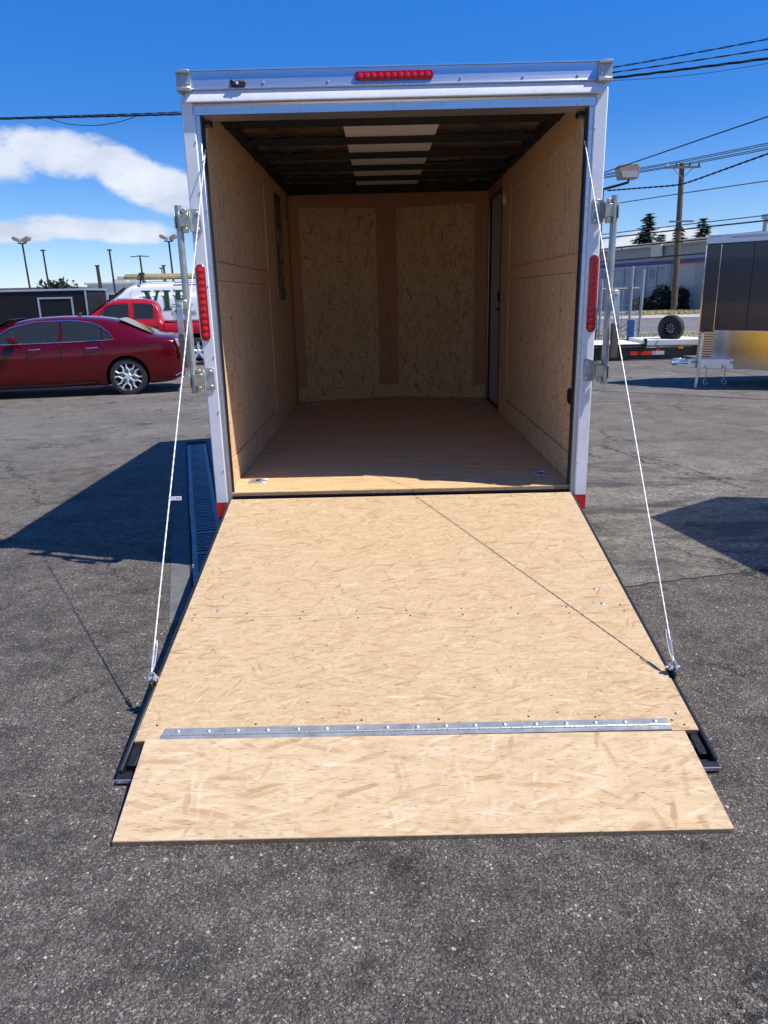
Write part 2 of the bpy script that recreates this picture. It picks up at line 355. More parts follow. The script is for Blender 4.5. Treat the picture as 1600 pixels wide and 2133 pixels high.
# ------------------------------------------------------------ mesh helpers
class MB:
    def __init__(s): s.v = []; s.f = []
    def add(s, vs, fs):
        k = len(s.v); s.v += [tuple(p) for p in vs]; s.f += [tuple(i+k for i in f) for f in fs]; return s
    def box(s, x0, x1, y0, y1, z0, z1):
        x0, x1 = min(x0, x1), max(x0, x1); y0, y1 = min(y0, y1), max(y0, y1); z0, z1 = min(z0, z1), max(z0, z1)
        return s.add([(x0, y0, z0), (x1, y0, z0), (x1, y1, z0), (x0, y1, z0), (x0, y0, z1), (x1, y0, z1), (x1, y1, z1), (x0, y1, z1)],
                     [(0, 3, 2, 1), (4, 5, 6, 7), (0, 1, 5, 4), (1, 2, 6, 5), (2, 3, 7, 6), (3, 0, 4, 7)])
    def prism(s, poly, axis, a, c):
        """polygon extruded along an axis; poly is (y,z) for X, (x,z) for Y, (x,y) for Z"""
        n = len(poly)
        mk = {'X': lambda p, t: (t, p[0], p[1]), 'Y': lambda p, t: (p[0], t, p[1]), 'Z': lambda p, t: (p[0], p[1], t)}[axis]
        vs = [mk(p, a) for p in poly]+[mk(p, c) for p in poly]
        fs = [tuple(range(n))[::-1], tuple(range(n, 2*n))]+[(i, (i+1) % n, n+(i+1) % n, n+i) for i in range(n)]
        return s.add(vs, fs)
    def tube(s, pts, r, n=8, closed=False):
        pts = [Vector(p) for p in pts]; N = len(pts); vs = []; fs = []
        rr = r if isinstance(r, (list, tuple)) else [r]*N
        ref = None
        for i, p in enumerate(pts):
            if closed: t = pts[(i+1) % N]-pts[i-1]
            else: t = pts[min(i+1, N-1)]-pts[max(i-1, 0)]
            t.normalize()
            if ref is None:
                a = Vector((0, 0, 1)) if abs(t.z) < .9 else Vector((1, 0, 0)); ref = t.cross(a).normalized()
            u = (ref - t*ref.dot(t)).normalized(); w = t.cross(u); ref = u
            vs += [p+(u*math.cos(2*PI*k/n)+w*math.sin(2*PI*k/n))*rr[i] for k in range(n)]
        M_ = N if closed else N-1
        for i in range(M_):
            j = (i+1) % N
            fs += [(i*n+k, i*n+(k+1) % n, j*n+(k+1) % n, j*n+k) for k in range(n)]
        if not closed: fs += [tuple(range(n))[::-1], tuple(range((N-1)*n, N*n))]
        return s.add(vs, fs)
    def cyl(s, p0, p1, r0, r1=None, n=16): return s.tube([p0, p1], [r0, r0 if r1 is None else r1], n)
    def lathe(s, prof, c=(0, 0, 0), axis='Y', n=32):
        """prof: (radius, along-axis) pairs, closed ring of profile"""
        vs = []; m_ = len(prof)
        for k in range(n):
            a = 2*PI*k/n; ca, sa = math.cos(a), math.sin(a)
            for r, h in prof:
                vs.append({'Y': (c[0]+r*ca, c[1]+h, c[2]+r*sa), 'Z': (c[0]+r*ca, c[1]+r*sa, c[2]+h), 'X': (c[0]+h, c[1]+r*ca, c[2]+r*sa)}[axis])
        fs = [(k*m_+i, k*m_+(i+1) % m_, ((k+1) % n)*m_+(i+1) % m_, ((k+1) % n)*m_+i) for k in range(n) for i in range(m_)]
        return s.add(vs, fs)
    def xf(s, mtx): s.v = [tuple(mtx @ Vector(p)) for p in s.v]; return s
    def mesh(s, name='mesh', smooth=False):
        me = bpy.data.meshes.new(name); me.from_pydata(s.v, [], s.f); me.validate()
        bm = bmesh.new(); bm.from_mesh(me); bmesh.ops.recalc_face_normals(bm, faces=bm.faces); bm.to_mesh(me); bm.free()
        if smooth:
            for p in me.polygons: p.use_smooth = True
            me.set_sharp_from_angle(angle=math.radians(35))
        return me
    def build(s, name, m_, parent=None, smooth=False, bevel=0.0, label=None, kind=None, loc=None, rot=None, segs=1):
        o = bpy.data.objects.new(name, s.mesh(name, smooth or bevel > 0)); COL.objects.link(o)
        o.data.materials.append(M[m_] if isinstance(m_, str) else m_)
        if parent: o.parent = parent
        if loc: o.location = loc
        if rot: o.rotation_euler = rot
        if bevel:
            bv = o.modifiers.new('bevel', 'BEVEL'); bv.width = bevel; bv.segments = segs; bv.limit_method = 'ANGLE'; bv.angle_limit = .6
        if label: o['label'] = label
        if kind: o['kind'] = kind
        return o
def inst(me_obj, name, parent, loc, rot=(0, 0, 0), scale=None):
    o = me_obj.copy(); o.name = name; COL.objects.link(o); o.parent = parent; o.location = loc; o.rotation_euler = rot
    if scale: o.scale = scale
    return o
def thing(name, label, cat, loc=(0, 0, 0), rz=0.0, group=None):
    o = bpy.data.objects.new(name, None); COL.objects.link(o); o.location = loc; o.rotation_euler = (0, 0, rz)
    o.empty_display_size = .2; o['label'] = label; o['category'] = cat
    if group: o['group'] = group
    return o
def tag(o, label, cat, group=None):
    o['label'] = label; o['category'] = cat
    if group: o['group'] = group
    return o
def copy_tree(o, parent=None):
    c = o.copy(); COL.objects.link(c)
    if parent: c.parent = parent
    for ch in list(o.children): copy_tree(ch, c)
    return c
def gz(y): return -0.014*min(max(y-1, 0), 110)
def stadium(cx, cz, hw, hh, n=10):
    """rounded-end bar outline, long way along z when hh > hw"""
    pts = []
    if hh >= hw:
        r = hw
        for k in range(n+1): a = PI*k/n; pts.append((cx+r*math.cos(a), cz+hh-r+r*math.sin(a)))
        for k in range(n+1): a = PI+PI*k/n; pts.append((cx+r*math.cos(a), cz-hh+r+r*math.sin(a)))
    else:
        r = hh
        for k in range(n+1): a = -PI/2+PI*k/n; pts.append((cx+hw-r+r*math.cos(a), cz+r*math.sin(a)))
        for k in range(n+1): a = PI/2+PI*k/n; pts.append((cx-hw+r+r*math.cos(a), cz+r*math.sin(a)))
    return pts
# ------------------------------------------------------------ ground
def sheet(name, pts, m_, dz, thick=0.0):
    g = MB(); g.add([(x, y, gz(y)+dz) for x, y in pts], [tuple(range(len(pts)))])
    o = g.build(name, m_); o['kind'] = 'structure'; return o
g = MB()
ys = [-60, 1, 20, 60, 111, 1600]
for y0, y1 in zip(ys, ys[1:]):
    g.add([(-900, y0, gz(y0)), (900, y0, gz(y0)), (900, y1, gz(y1)), (-900, y1, gz(y1))], [(0, 1, 2, 3)])
go = g.build('asphalt_lot', 'asphalt_old'); go['kind'] = 'structure'
rp = random.Random(3)
edge = [(-12, 1.25), (-5, .95), (-2.2, .62), (-1.36, .40), (-.4, -.05), (.5, -.30)]
x = .9
while x < 2.3:
    edge.append((x, -.46+(x-1.26)*.226+rp.uniform(-.012, .012))); x += .07
edge += [(3.2, -.02), (6, .7), (14, 2.4)]
sheet('asphalt_patch', [(-12, -20), (14, -20)] + edge[::-1], 'asphalt_new', .004)
# thin raised tar lip along the seam
lip = MB(); pts = [p for p in edge if .5 <= p[0] <= 6]
lip.tube([(a, c+rp.uniform(-.004, .004), .003) for a, c in pts], .007, 5)
lo = lip.build('tar_seam', 'black_matte'); lo['kind'] = 'structure'
def strip(name, y0, y1, m_, dz, x0=-200, x1=260):
    n = max(1, int((y1-y0)/8)); g = MB()
    for i in range(n):
        a = y0+(y1-y0)*i/n; c = y0+(y1-y0)*(i+1)/n
        g.add([(x0, a, gz(a)+dz), (x1, a, gz(a)+dz), (x1, c, gz(c)+dz), (x0, c, gz(c)+dz)], [(0, 1, 2, 3)])
    o = g.build(name, m_); o['kind'] = 'structure'; return o
strip('verge', 26.0, 29.0, 'verge', .02)
def kerb(y):
    g = MB(); g.box(-200, 260, y, y+.16, gz(y)-.3, gz(y)+.13); o = g.build('kerb', 'kerb'); o['kind'] = 'structure'
kerb(29.0)
strip('road', 29.2, 55.0, 'road', .008)
kerb(55.0)
strip('pavement', 55.2, 66.0, 'sidewalk', .12)
strip('grass_verge', 66.0, 80.0, 'dry_grass', .13)
g = MB()
g.add([(-200, 41.9, gz(42)+.016), (260, 41.9, gz(42)+.016), (260, 42.05, gz(42)+.016), (-200, 42.05, gz(42)+.016)], [(0, 1, 2, 3)])
g.build('lane_line', 'garage')['kind'] = 'structure'
# weeds on the two verges
def tufts(name, m_, n, x0, x1, y0, y1, h, dz, seed):
    r = random.Random(seed); g = MB()
    for _ in range(n):
        x, y = r.uniform(x0, x1), r.uniform(y0, y1)
        for k in range(5):
            a = r.uniform(0, 2*PI); l = h*r.uniform(.4, 1); w = h*.13
            z = gz(y)+dz; dx_, dy_ = math.cos(a), math.sin(a)
            g.add([(x-w*dy_, y+w*dx_, z), (x+w*dy_, y-w*dx_, z), (x+dx_*l*.6, y+dy_*l*.6, z+l)], [(0, 1, 2)])
    o = g.build(name, m_); o['kind'] = 'stuff'; return o
tag(tufts('weeds', 'dry_grass', 900, 6, 22, 26.1, 28.9, .16, .02, 1), 'sparse dry weeds on the sandy strip beside the road', 'weeds')
tag(tufts('dry_grass', 'dry_grass', 3500, 20, 50, 66, 79, .35, .13, 2), 'yellowed rough grass in front of the grey shop building', 'grass')
# small stones loose on the asphalt in front of the ramp
r = random.Random(11); g = MB()
for _ in range(260):
    x, y = r.uniform(-2.4, 2.6), r.uniform(-3.6, 1.2); s_ = r.uniform(.002, .0055)
    if abs(x) < 1.1 and y > -2.45: continue
    a = r.uniform(0, 3)
    vs = [(x+s_*1.3*math.cos(a+k*PI/2.5)*r.uniform(.6, 1), y+s_*math.sin(a+k*PI/2.5)*r.uniform(.6, 1), .004) for k in range(5)]
    vt = [(x+(p[0]-x)*.6, y+(p[1]-y)*.6, .004+s_*.8) for p in vs]
    g.add(vs+vt, [(5, 6, 7, 8, 9)]+[(k, (k+1) % 5, 5+(k+1) % 5, 5+k) for k in range(5)])
o = g.build('loose_grit', simple('grit', (.34, .31, .28), .85, 0, .6, 90)); o['kind'] = 'stuff'
tag(o, 'scattered pale grit lying on the asphalt around the ramp', 'grit')

# ------------------------------------------------------------ trench drain (left, runs under the trailer)
dr = thing('trench_drain', 'long slotted iron trench drain running beneath the white trailer on its left', 'drain', (-1.215, .10, 0), math.atan2(.9675, -.253)-PI/2)
def dloc(t): return dr.matrix_basis @ Vector((0, t, 0))
g = MB()
for i in range(12):
    t0, t1 = -.9+i*.45, -.9+(i+1)*.45
    y0, y1 = .1+t0*.967, .1+t1*.967
    for a, c in ((-.235, -.115), (.115, .26)):
        g.add([(a, t0, gz(y0)+.007), (c, t0, gz(y0)+.007), (c, t1, gz(y1)+.007), (a, t1, gz(y1)+.007)], [(0, 1, 2, 3)])
g.build('concrete_collar', 'concrete', dr)
g = MB()
for i in range(12):
    t0, t1 = -.9+i*.45, -.9+(i+1)*.45; y0, y1 = .1+t0*.967, .1+t1*.967
    g.add([(-.115, t0, gz(y0)+.0055), (.115, t0, gz(y0)+.0055), (.115, t1, gz(y1)+.0055), (-.115, t1, gz(y1)+.0055)], [(0, 1, 2, 3)])
g.build('channel_shade_sheet', 'void', dr)  # flat near-black sheet; shade below the slots is put into its colour
g = MB(); g.box(-.105, -.072, .003, .447, 0, .005); g.box(.072, .105, .003, .447, 0, .005)
g.box(-.072, .072, .003, .024, 0, .005); g.box(-.072, .072, .426, .447, 0, .005)
for k in range(1, 9): g.box(-.072, .072, .024+k*.0447-.0085, .024+k*.0447+.0085, 0, .005)
for k in range(11):
    t = -.75+k*.45; y = .1+(t+.2)*.967
    if k == 0: gr = g.build('grate', 'grate', dr, loc=(0, t, gz(y)+.010)); 
    else: inst(gr, 'grate', dr, (random.uniform(-.003, .003), t, gz(y)+.010), (0, 0, random.uniform(-.006, .006)))
g = MB()
g.tube([(-.115, -.9, gz(0)+.012), (-.116, 1.5, gz(1.5)+.012), (-.114, 4.3, gz(4.3)+.012)], .006, 5)
g.tube([(.115, -.9, gz(0)+.012), (.116, 1.5, gz(1.5)+.012), (.114, 4.3, gz(4.3)+.012)], .006, 5)
g.build('edge_rail', 'black_matte', dr)

# cracks in the asphalt, each a thin ragged dark seam
rc_ = random.Random(21)
for pts_ in ([(2.172, 3.793), (2.297, 3.49), (2.436, 2.906), (2.428, 2.674), (2.617, 2.499), (2.742, 2.359), (2.793, 1.87), (2.896, 1.568)],
    [(-4.188, 6.716), (-3.869, 7.072), (-3.495, 6.807), (-3.172, 6.96), (-2.841, 7.117)]):
    dense = []
    for a_, c_ in zip(pts_, pts_[1:]):
        L_ = math.dist(a_, c_); n_ = max(2, int(L_/.03))
        dense += [(a_[0]+(c_[0]-a_[0])*i/n_+rc_.uniform(-.008, .008), a_[1]+(c_[1]-a_[1])*i/n_+rc_.uniform(-.008, .008)) for i in range(n_)]
    g = MB(); N_ = len(dense)
    for i in range(N_-1):
        (x0, y0), (x1, y1) = dense[i], dense[i+1]; dx_, dy_ = x1-x0, y1-y0; l_ = math.hypot(dx_, dy_) or 1
        w0 = .0025+.004*rc_.random(); nx, ny = -dy_/l_*w0, dx_/l_*w0
        if i == 0: prev = ((x0+nx, y0+ny), (x0-nx, y0-ny))
        cur = ((x1+nx, y1+ny), (x1-nx, y1-ny))
        z0, z1 = gz(y0)+.0075, gz(y1)+.0075
        g.add([(*prev[0], z0), (*prev[1], z0), (*cur[1], z1), (*cur[0], z1)], [(0, 1, 2, 3)]); prev = cur
    g.build('crack', 'void')['kind'] = 'structure'

# ------------------------------------------------------------ the white enclosed trailer
T = thing('cargo_trailer', 'white enclosed cargo trailer seen from behind with its wooden ramp door lowered', 'trailer')
ZF = .475; IW = 1.034; D = 3.93; V = .27; ZT = 2.609
def bx(x0, x1, y0, y1, z0, z1): return MB().box(x0, x1, y0, y1, z0, z1)
# floor
g = MB(); g.prism([(-IW, .0), (IW, .0), (IW, D), (0, D+V), (-IW, D)], 'Z', ZF-.02, ZF)
g.build('floor_board', 'ply_floor', T)
bx(-1.03, 1.03, -.001, .012, ZF-.022, ZF-.004).build('floor_edge', 'board_edge', T)
bx(-1.04, 1.04, .004, .09, .37, ZF-.0225).build('rear_crossmember', 'black_steel', T)
for k in range(7): bx(-1.03, 1.03, .5+k*.58, .55+k*.58, .375, ZF-.021).build('crossmember', 'black_steel', T)
for s in (-1, 1): bx(s*1.03, s*1.08, .1, D, .34, ZF-.021).build('frame_rail', 'black_steel', T)
# side walls: outer skin, then panels, strips
for s in (-1, 1):
    if s < 0: bx(-1.108, -1.092, .06, D+.02, .42, 2.66).build('outer_skin', 'white', T)
    else:
        g = MB(); g.box(1.092, 1.108, .06, D+.02, .42, 2.66); g.build('outer_skin', 'white', T)
    bx(s*1.055, s*1.090, .06, .09, ZF, 2.64).build('wall_stud', 'black_steel', T)
    for y in (1.0, 1.6, 2.2, 2.8): bx(s*1.056, s*1.090, y, y+.03, ZF, 2.64).build('wall_stud', 'black_steel', T)
def wall(s, y0, y1, z0, z1, m_, off=0.0, name='wall_panel', t=.012):
    a = s*(IW-off); c = s*(IW+t)
    return bx(a, c, y0, y1, z0, z1).build(name, m_, T, bevel=.001)
for s in (-1, 1):
    y1 = 2.20 if s < 0 else 2.50
    wall(s, .02, y1-.003, ZF+.001, .642, 'osb_side', .004, 'base_board')
    wall(s, .02, y1-.003, .648, 1.697, 'osb_side')
    wall(s, .02, y1-.003, 1.70, 1.800, 'luan_light', .005, 'wall_strip')
    wall(s, .02, y1-.003, 1.803, 2.46, 'osb_side')
    wall(s, .02, y1-.003, 2.463, ZT, 'luan_light', .002, 'wall_strip')
wall(-1, 2.20, 2.56, ZF, ZT, 'luan_light', .005, 'wall_strip')
wall(-1, 2.563, 3.70, ZF, ZT, 'osb_side')
wall(-1, 3.703, D, ZF, ZT, 'luan', .004, 'wall_strip')
wall(1, 2.50, 2.74, ZF, ZT, 'luan_light', .005, 'wall_strip')
wall(1, 2.743, 2.975, ZF, ZT, 'osb_side')
wall(1, 2.978, 3.77, 2.515, ZT, 'luan', .002, 'wall_strip')
wall(1, 3.775, D, ZF, ZT, 'luan', .002, 'wall_strip')
# side door in the right wall
d = bx(1.052, 1.088, 3.00, 3.745, .500, 2.490).build('side_door', 'door_grey', T, bevel=.002)
g = MB()
g.box(1.028, 1.060, 2.976, 3.000, ZF, 2.513); g.box(1.028, 1.060, 3.745, 3.773, ZF, 2.513)
g.box(1.028, 1.060, 3.000, 3.745, 2.490, 2.513); g.box(1.028, 1.060, 3.000, 3.745, ZF+.001, .500)
g.build('door_seal', 'seal', T)
g = MB(); g.box(1.024, 1.029, 3.741, 3.746, ZF, 2.50); g.box(1.024, 1.029, 2.99, 3.746, 2.486, 2.491)
g.build('door_trim', 'alu_bright', T)
g = MB(); g.box(1.040, 1.052, 3.055, 3.085, 1.46, 1.60); g.box(1.022, 1.040, 3.06, 3.075, 1.50, 1.61)
g.build('door_latch', 'chrome', d, bevel=.002)
g = MB(); g.cyl((1.052, 3.07, 1.44), (1.022, 3.07, 1.44), .02, n=12); g.box(1.02, 1.032, 3.06, 3.16, 1.43, 1.45)
g.build('door_knob', 'black_steel', d)
# front wall, V nose
for s in (-1, 1):
    A = Vector((s*IW, D, 0)); B = Vector((0, D+V, 0)); u = (B-A).normalized(); nrm = Vector((0, -1, 0)); nrm = (nrm-u*nrm.dot(u)).normalized()
    L = (B-A).length
    def vp(a, c, z0, z1, off, m_, name):
        g = MB(); p = [A+u*a, A+u*c]; q = [p[0]+nrm*off, p[1]+nrm*off]; e = [p[0]-nrm*.015, p[1]-nrm*.015]
        g.add([(*q[0].xy, z0), (*q[1].xy, z0), (*e[1].xy, z0), (*e[0].xy, z0), (*q[0].xy, z1), (*q[1].xy, z1), (*e[1].xy, z1), (*e[0].xy, z1)],
              [(0, 3, 2, 1), (4, 5, 6, 7), (0, 1, 5, 4), (1, 2, 6, 5), (2, 3, 7, 6), (3, 0, 4, 7)])
        return g.build(name, m_, T)
    w0 = .105 if s < 0 else .135; w1 = .135 if s < 0 else .09
    vp(0, w0, .62, 2.645, .004, 'luan', 'front_strip')
    vp(w0, L-w1, .62, 2.487, 0, 'osb_front', 'front_panel')
    vp(w0, L-w1, 2.489, 2.645, .003, 'luan', 'front_strip')
    vp(L-w1, L, .62, 2.645, .004, 'luan', 'front_strip')
    vp(0, L, ZF+.001, .618, .002, 'osb_front', 'base_board')
    # outer nose
    g = MB(); g.add([(s*1.108, D+.02, .42), (0, D+.42, .42), (0, D+.42, 2.64), (s*1.108, D+.02, 2.66)], [(0, 1, 2, 3)])
    g.build('nose_skin', 'white', T)
# ceiling
g = MB(); g.prism([(-1.06, .06), (1.06, .06), (1.06, D+.02), (0, D+.40), (-1.06, D+.02)], 'Z', 2.644, 2.652); g.build('ceiling_sheet', 'roof_sheet', T)
g = MB(); g.prism([(-.31, .07), (.31, .07), (.285, D+.15), (-.31, D+.15)], 'Z', 2.640, 2.643); g.build('ceiling_strip', 'roof_strip', T)
g = MB()
g.prism([(-1.11, -.04), (1.11, -.04), (1.11, D+.02), (0, D+.43), (-1.11, D+.02)], 'Z', 2.661, 2.676); g.build('roof', 'white', T)
bow = None
for k in range(7):
    y = .735+k*.578; w = .032
    if k == 6: y = 3.92
    g = MB(); g.prism([(y-w*.5, 2.600), (y+w*.5, 2.600), (y+w*1.1, 2.636), (y-w*1.1, 2.636)], 'X', -1.034, 1.034)
    if bow is None: bow = g.build('roof_bow', 'black_matte', T)
    else: inst(bow, 'roof_bow', T, (0, y-.735, 0))
for s in (-1, 1): bx(s*.985, s*1.09, .10, D, 2.611, 2.640).build('roof_rail', 'black_matte', T)
# inside fittings
g = MB(); g.lathe([(0.0, 0), (.05, 0), (.048, -.012), (.03, -.026), (.0, -.03)], (1.033, 2.79, 2.39), 'X', 20); g.build('dome_light', 'white_plastic', T, smooth=True)
def vent(s, y, z, ry, rz_):
    g = MB(); g.prism([(y+ry*math.cos(a), z+rz_*math.sin(a)) for a in [2*PI*k/24 for k in range(24)]], 'X', s*1.0325, s*(IW+.004))
    o = g.build('wall_vent', 'black_matte', T)
    g = MB()
    for k in range(5):
        zz = z-rz_*.6+k*rz_*.3; g.box(s*1.027, s*1.0325, y-ry*.6, y+ry*.6, zz-.003, zz+.003)
    g.build('louvre', 'black_steel', o)
vent(1, .175, .985, .062, .050); vent(-1, 3.72, 2.385, .035, .045)
# poster board with loose labels on the left wall
lb = bx(-1.033, -1.026, 2.82, 3.22, 1.57, 2.50).build('notice_board', simple('notice_board', (.085, .07, .06), .5), T, label='dark notice strip with pale stickers on the left inner wall')
rl = random.Random(5)
lab_m = [simple('label_tan', (.42, .32, .26), .6), simple('label_grey', (.26, .24, .23), .6), simple('label_brown', (.22, .14, .10), .6)]
for i, (ya, yb, za, zb) in enumerate([(2.84, 2.98, 2.08, 2.19), (3.02, 3.12, 2.05, 2.16), (2.85, 2.95, 1.95, 2.06), (3.0, 3.1, 1.93, 2.03), (3.12, 3.2, 1.95, 2.05), (2.84, 3.0, 1.81, 1.93),
                                   (3.04, 3.18, 1.80, 1.90), (2.86, 2.94, 1.68, 1.79), (2.97, 3.06, 1.70, 1.79), (3.08, 3.2, 1.67, 1.77), (2.85, 3.0, 1.59, 1.66), (2.86, 3.14, 2.26, 2.40)]):
    bx(-1.0255, -1.023, ya, yb, za, zb).build('sticker', lab_m[i % 3], lb)
# tie-down rings
def ring(x, y, k):
    g = MB(); g.box(-.060, .060, -.044, .044, 0, .003)
    g.box(-.060, .060, -.044, -.036, .003, .007); g.box(-.060, .060, .036, .044, .003, .007)
    o = g.build('tie_down_plate', 'zinc_screw', T, loc=(x, y, ZF+.0005), bevel=.002)
    g = MB(); g.lathe([(.031, -.001), (.031, .001), (0.0, .001), (0, -.001)], (0, 0, .0042), 'Z', 18); g.build('cup', 'black_matte', o)
    g = MB(); g.tube([(.024*math.cos(a), .024*math.sin(a)*.9, .008+.005*math.sin(a)) for a in [2*PI*q/18 for q in range(18)]], .0052, 6, True)
    g.build('ring', 'zinc_screw', o, smooth=True)
for k, (x, y) in enumerate([(-.90, .262), (.905, .285), (-.86, 3.70), (.86, 3.72)]): ring(x, y, k)
# rear frame: posts
for s in (-1, 1):
    g = MB(); g.box(s*1.037, s*1.106, -.040, .055, .335, 2.60); g.build('rear_post', 'white', T, bevel=.006, segs=2)
    g = MB(); g.box(s*1.014, s*1.0365, -.030, .05, ZF-.12, 2.515); g.build('post_trim', 'alu_rail', T, bevel=.002)
    g = MB(); g.box(s*1.002, s*1.0135, .004, .019, ZF-.02, 2.512); g.build('door_gasket', 'seal', T)
    g = MB(); g.box(s*1.0385, s*1.105, -.0425, -.0405, .337, .427); g.build('reflective_tape', 'red_tape', T)
    # stop light
    cz = 1.575; g = MB(); g.prism(stadium(s*1.079, cz, .026, .205), 'Y', -.0475, -.0385)
    sl = g.build('stop_light', 'red_lens', T, bevel=.003)
    g = MB(); g.prism(stadium(s*1.079, cz, .031, .211), 'Y', -.0415, -.0402); g.build('light_bezel', 'white', sl)
    led = None
    for k in range(11):
        z = cz-.173+k*.0346
        if led is None:
            g = MB(); g.lathe([(0, 0), (.0165, 0), (.0155, -.0022), (.011, -.0040), (.005, -.0048), (0, -.0050)], (0, 0, 0), 'Y', 16)
            led = g.build('led', 'red_led', sl, smooth=True, loc=(s*1.079, -.0475, z))
        else: inst(led, 'led', sl, (s*1.079, -.0475, z))
    sc = None
    for z in (.62, .95, 1.30, 1.65, 2.15, 2.40):
        if sc is None:
            g = MB(); g.lathe([(0, 0), (.0055, 0), (.0045, -.003), (0, -.0045)], (0, 0, 0), 'Y', 8); sc = g.build('screw', 'zinc_screw', T, smooth=True, loc=(s*1.045, -.0405, z))
        else: inst(sc, 'screw', T, (s*1.045, -.0405, z+random.uniform(-.02, .02)))
    for z in (.60, 1.1, 1.62, 2.05): inst(sc, 'screw', T, (s*1.018, -.0305, z))
# header
g = MB(); g.prism([(-.050, 2.712), (-.050, 2.640), (-.056, 2.630), (-.050, 2.626), (.05, 2.626), (.05, 2.712)], 'X', -1.074, 1.074)
g.build('header_rail', 'alu_rail', T, bevel=.0015)
g = MB(); g.prism([(-.052, 2.712), (-.058, 2.712), (-.058, 2.718), (.05, 2.718), (.05, 2.712)], 'X', -1.074, 1.074); g.build('header_lip', 'alu_bright', T)
g = MB(); g.prism([(-.040, 2.6255), (-.068, 2.575), (-.068, 2.568), (-.035, 2.568), (-.035, 2.61), (-.02, 2.6255)], 'X', -1.078, 1.078); g.build('drip_rail', 'white', T, bevel=.0015)
g = MB(); g.prism([(-.040, 2.5675), (-.046, 2.562), (-.040, 2.553), (-.040, 2.514), (.03, 2.510), (.10, 2.510), (.10, 2.5675)], 'X', -1.046, 1.046)
g.build('header_trim', 'alu_rail', T)
bx(-1.036, 1.036, .02, .10, 2.568, 2.626).build('header_beam', 'black_matte', T)
for s in (-1, 1):
    g = MB(); g.prism([(-.078, 2.716), (-.078, 2.700), (-.064, 2.700), (-.064, 2.640), (-.082, 2.634), (-.082, 2.618), (-.02, 2.618), (.10, 2.63), (.10, 2.716)], 'X', s*1.040, s*1.112)
    cc = g.build('corner_cap', simple('cap_grey', (.42, .42, .42), .4, .2) if s > 0 else bpy.data.materials['cap_grey'] if 'cap_grey' in bpy.data.materials else 'galv', T, bevel=.002)
    for z in (2.655, 2.685):
        g = MB(); g.lathe([(0, 0), (.006, 0), (.005, -.004), (0, -.006)], (s*1.058, -.0645, z), 'Y', 8); g.build('screw', 'zinc_screw', cc, smooth=True)
# header marker light bar
g = MB(); g.prism(stadium(.0, 2.672, .203, .0215), 'Y', -.0575, -.0502); ml = g.build('marker_light', 'red_lens', T, bevel=.003)
ms = None
for k in range(11):
    x = -.172+k*.0344
    if ms is None: ms = inst(led, 'led', ml, (x, -.0575, 2.672), scale=(.85, 1, .85))
    else: inst(ms, 'led', ml, (x, -.0575, 2.672), scale=(.85, 1, .85))
g = MB(); g.box(-.028, .028, -.072, -.050, -.016, .010); g.cyl((-.026, -.075, 0), (-.026, -.05, 0), .014, n=12); g.cyl((.030, -.07, 0), (.030, -.05, 0), .012, n=12)
rc = g.build('plate_light', 'black_steel', T, loc=(-.80, 0, 2.652), bevel=.003)
g = MB(); g.cyl((0, -.078, -.002), (0, -.070, -.002), .008, n=12); g.build('lens', 'white_plastic', rc)
for x in (-.67, -.34, .34, .66, .94): inst(sc, 'screw', T, (x, -.0505, 2.652+.004*random.random()), scale=(1.2, 1.2, 1.2))
for k in range(9): inst(sc, 'screw', T, (-.98+k*.245, -.0405, 2.540))
for x in (-.49, .0, .34, .95): inst(sc, 'screw', T, (x, -.0405, 2.522))
for x in (-.12, .115):
    g = MB(); g.lathe([(0, -.022), (.009, -.02), (.010, 0), (.004, .014), (0, .014)], (x, .24, 2.60), 'Z', 10); g.build('wire_nut', 'orange', T, smooth=True)
# spring bar and pulleys
for s in (-1, 1):
    g = MB(); g.box(s*.885, s*1.0, .100, .150, 2.520, 2.550); g.box(s*.985, s*1.030, .07, .15, 2.49, 2.51); g.cyl((s*.985, .12, 2.515), (s*1.03, .12, 2.515), .022, n=14)
    g.build('pulley_bracket', 'black_steel', T, bevel=.002)
bx(-.88, .88, .108, .142, 2.600, 2.634).build('spring_bar', 'black_steel', T)
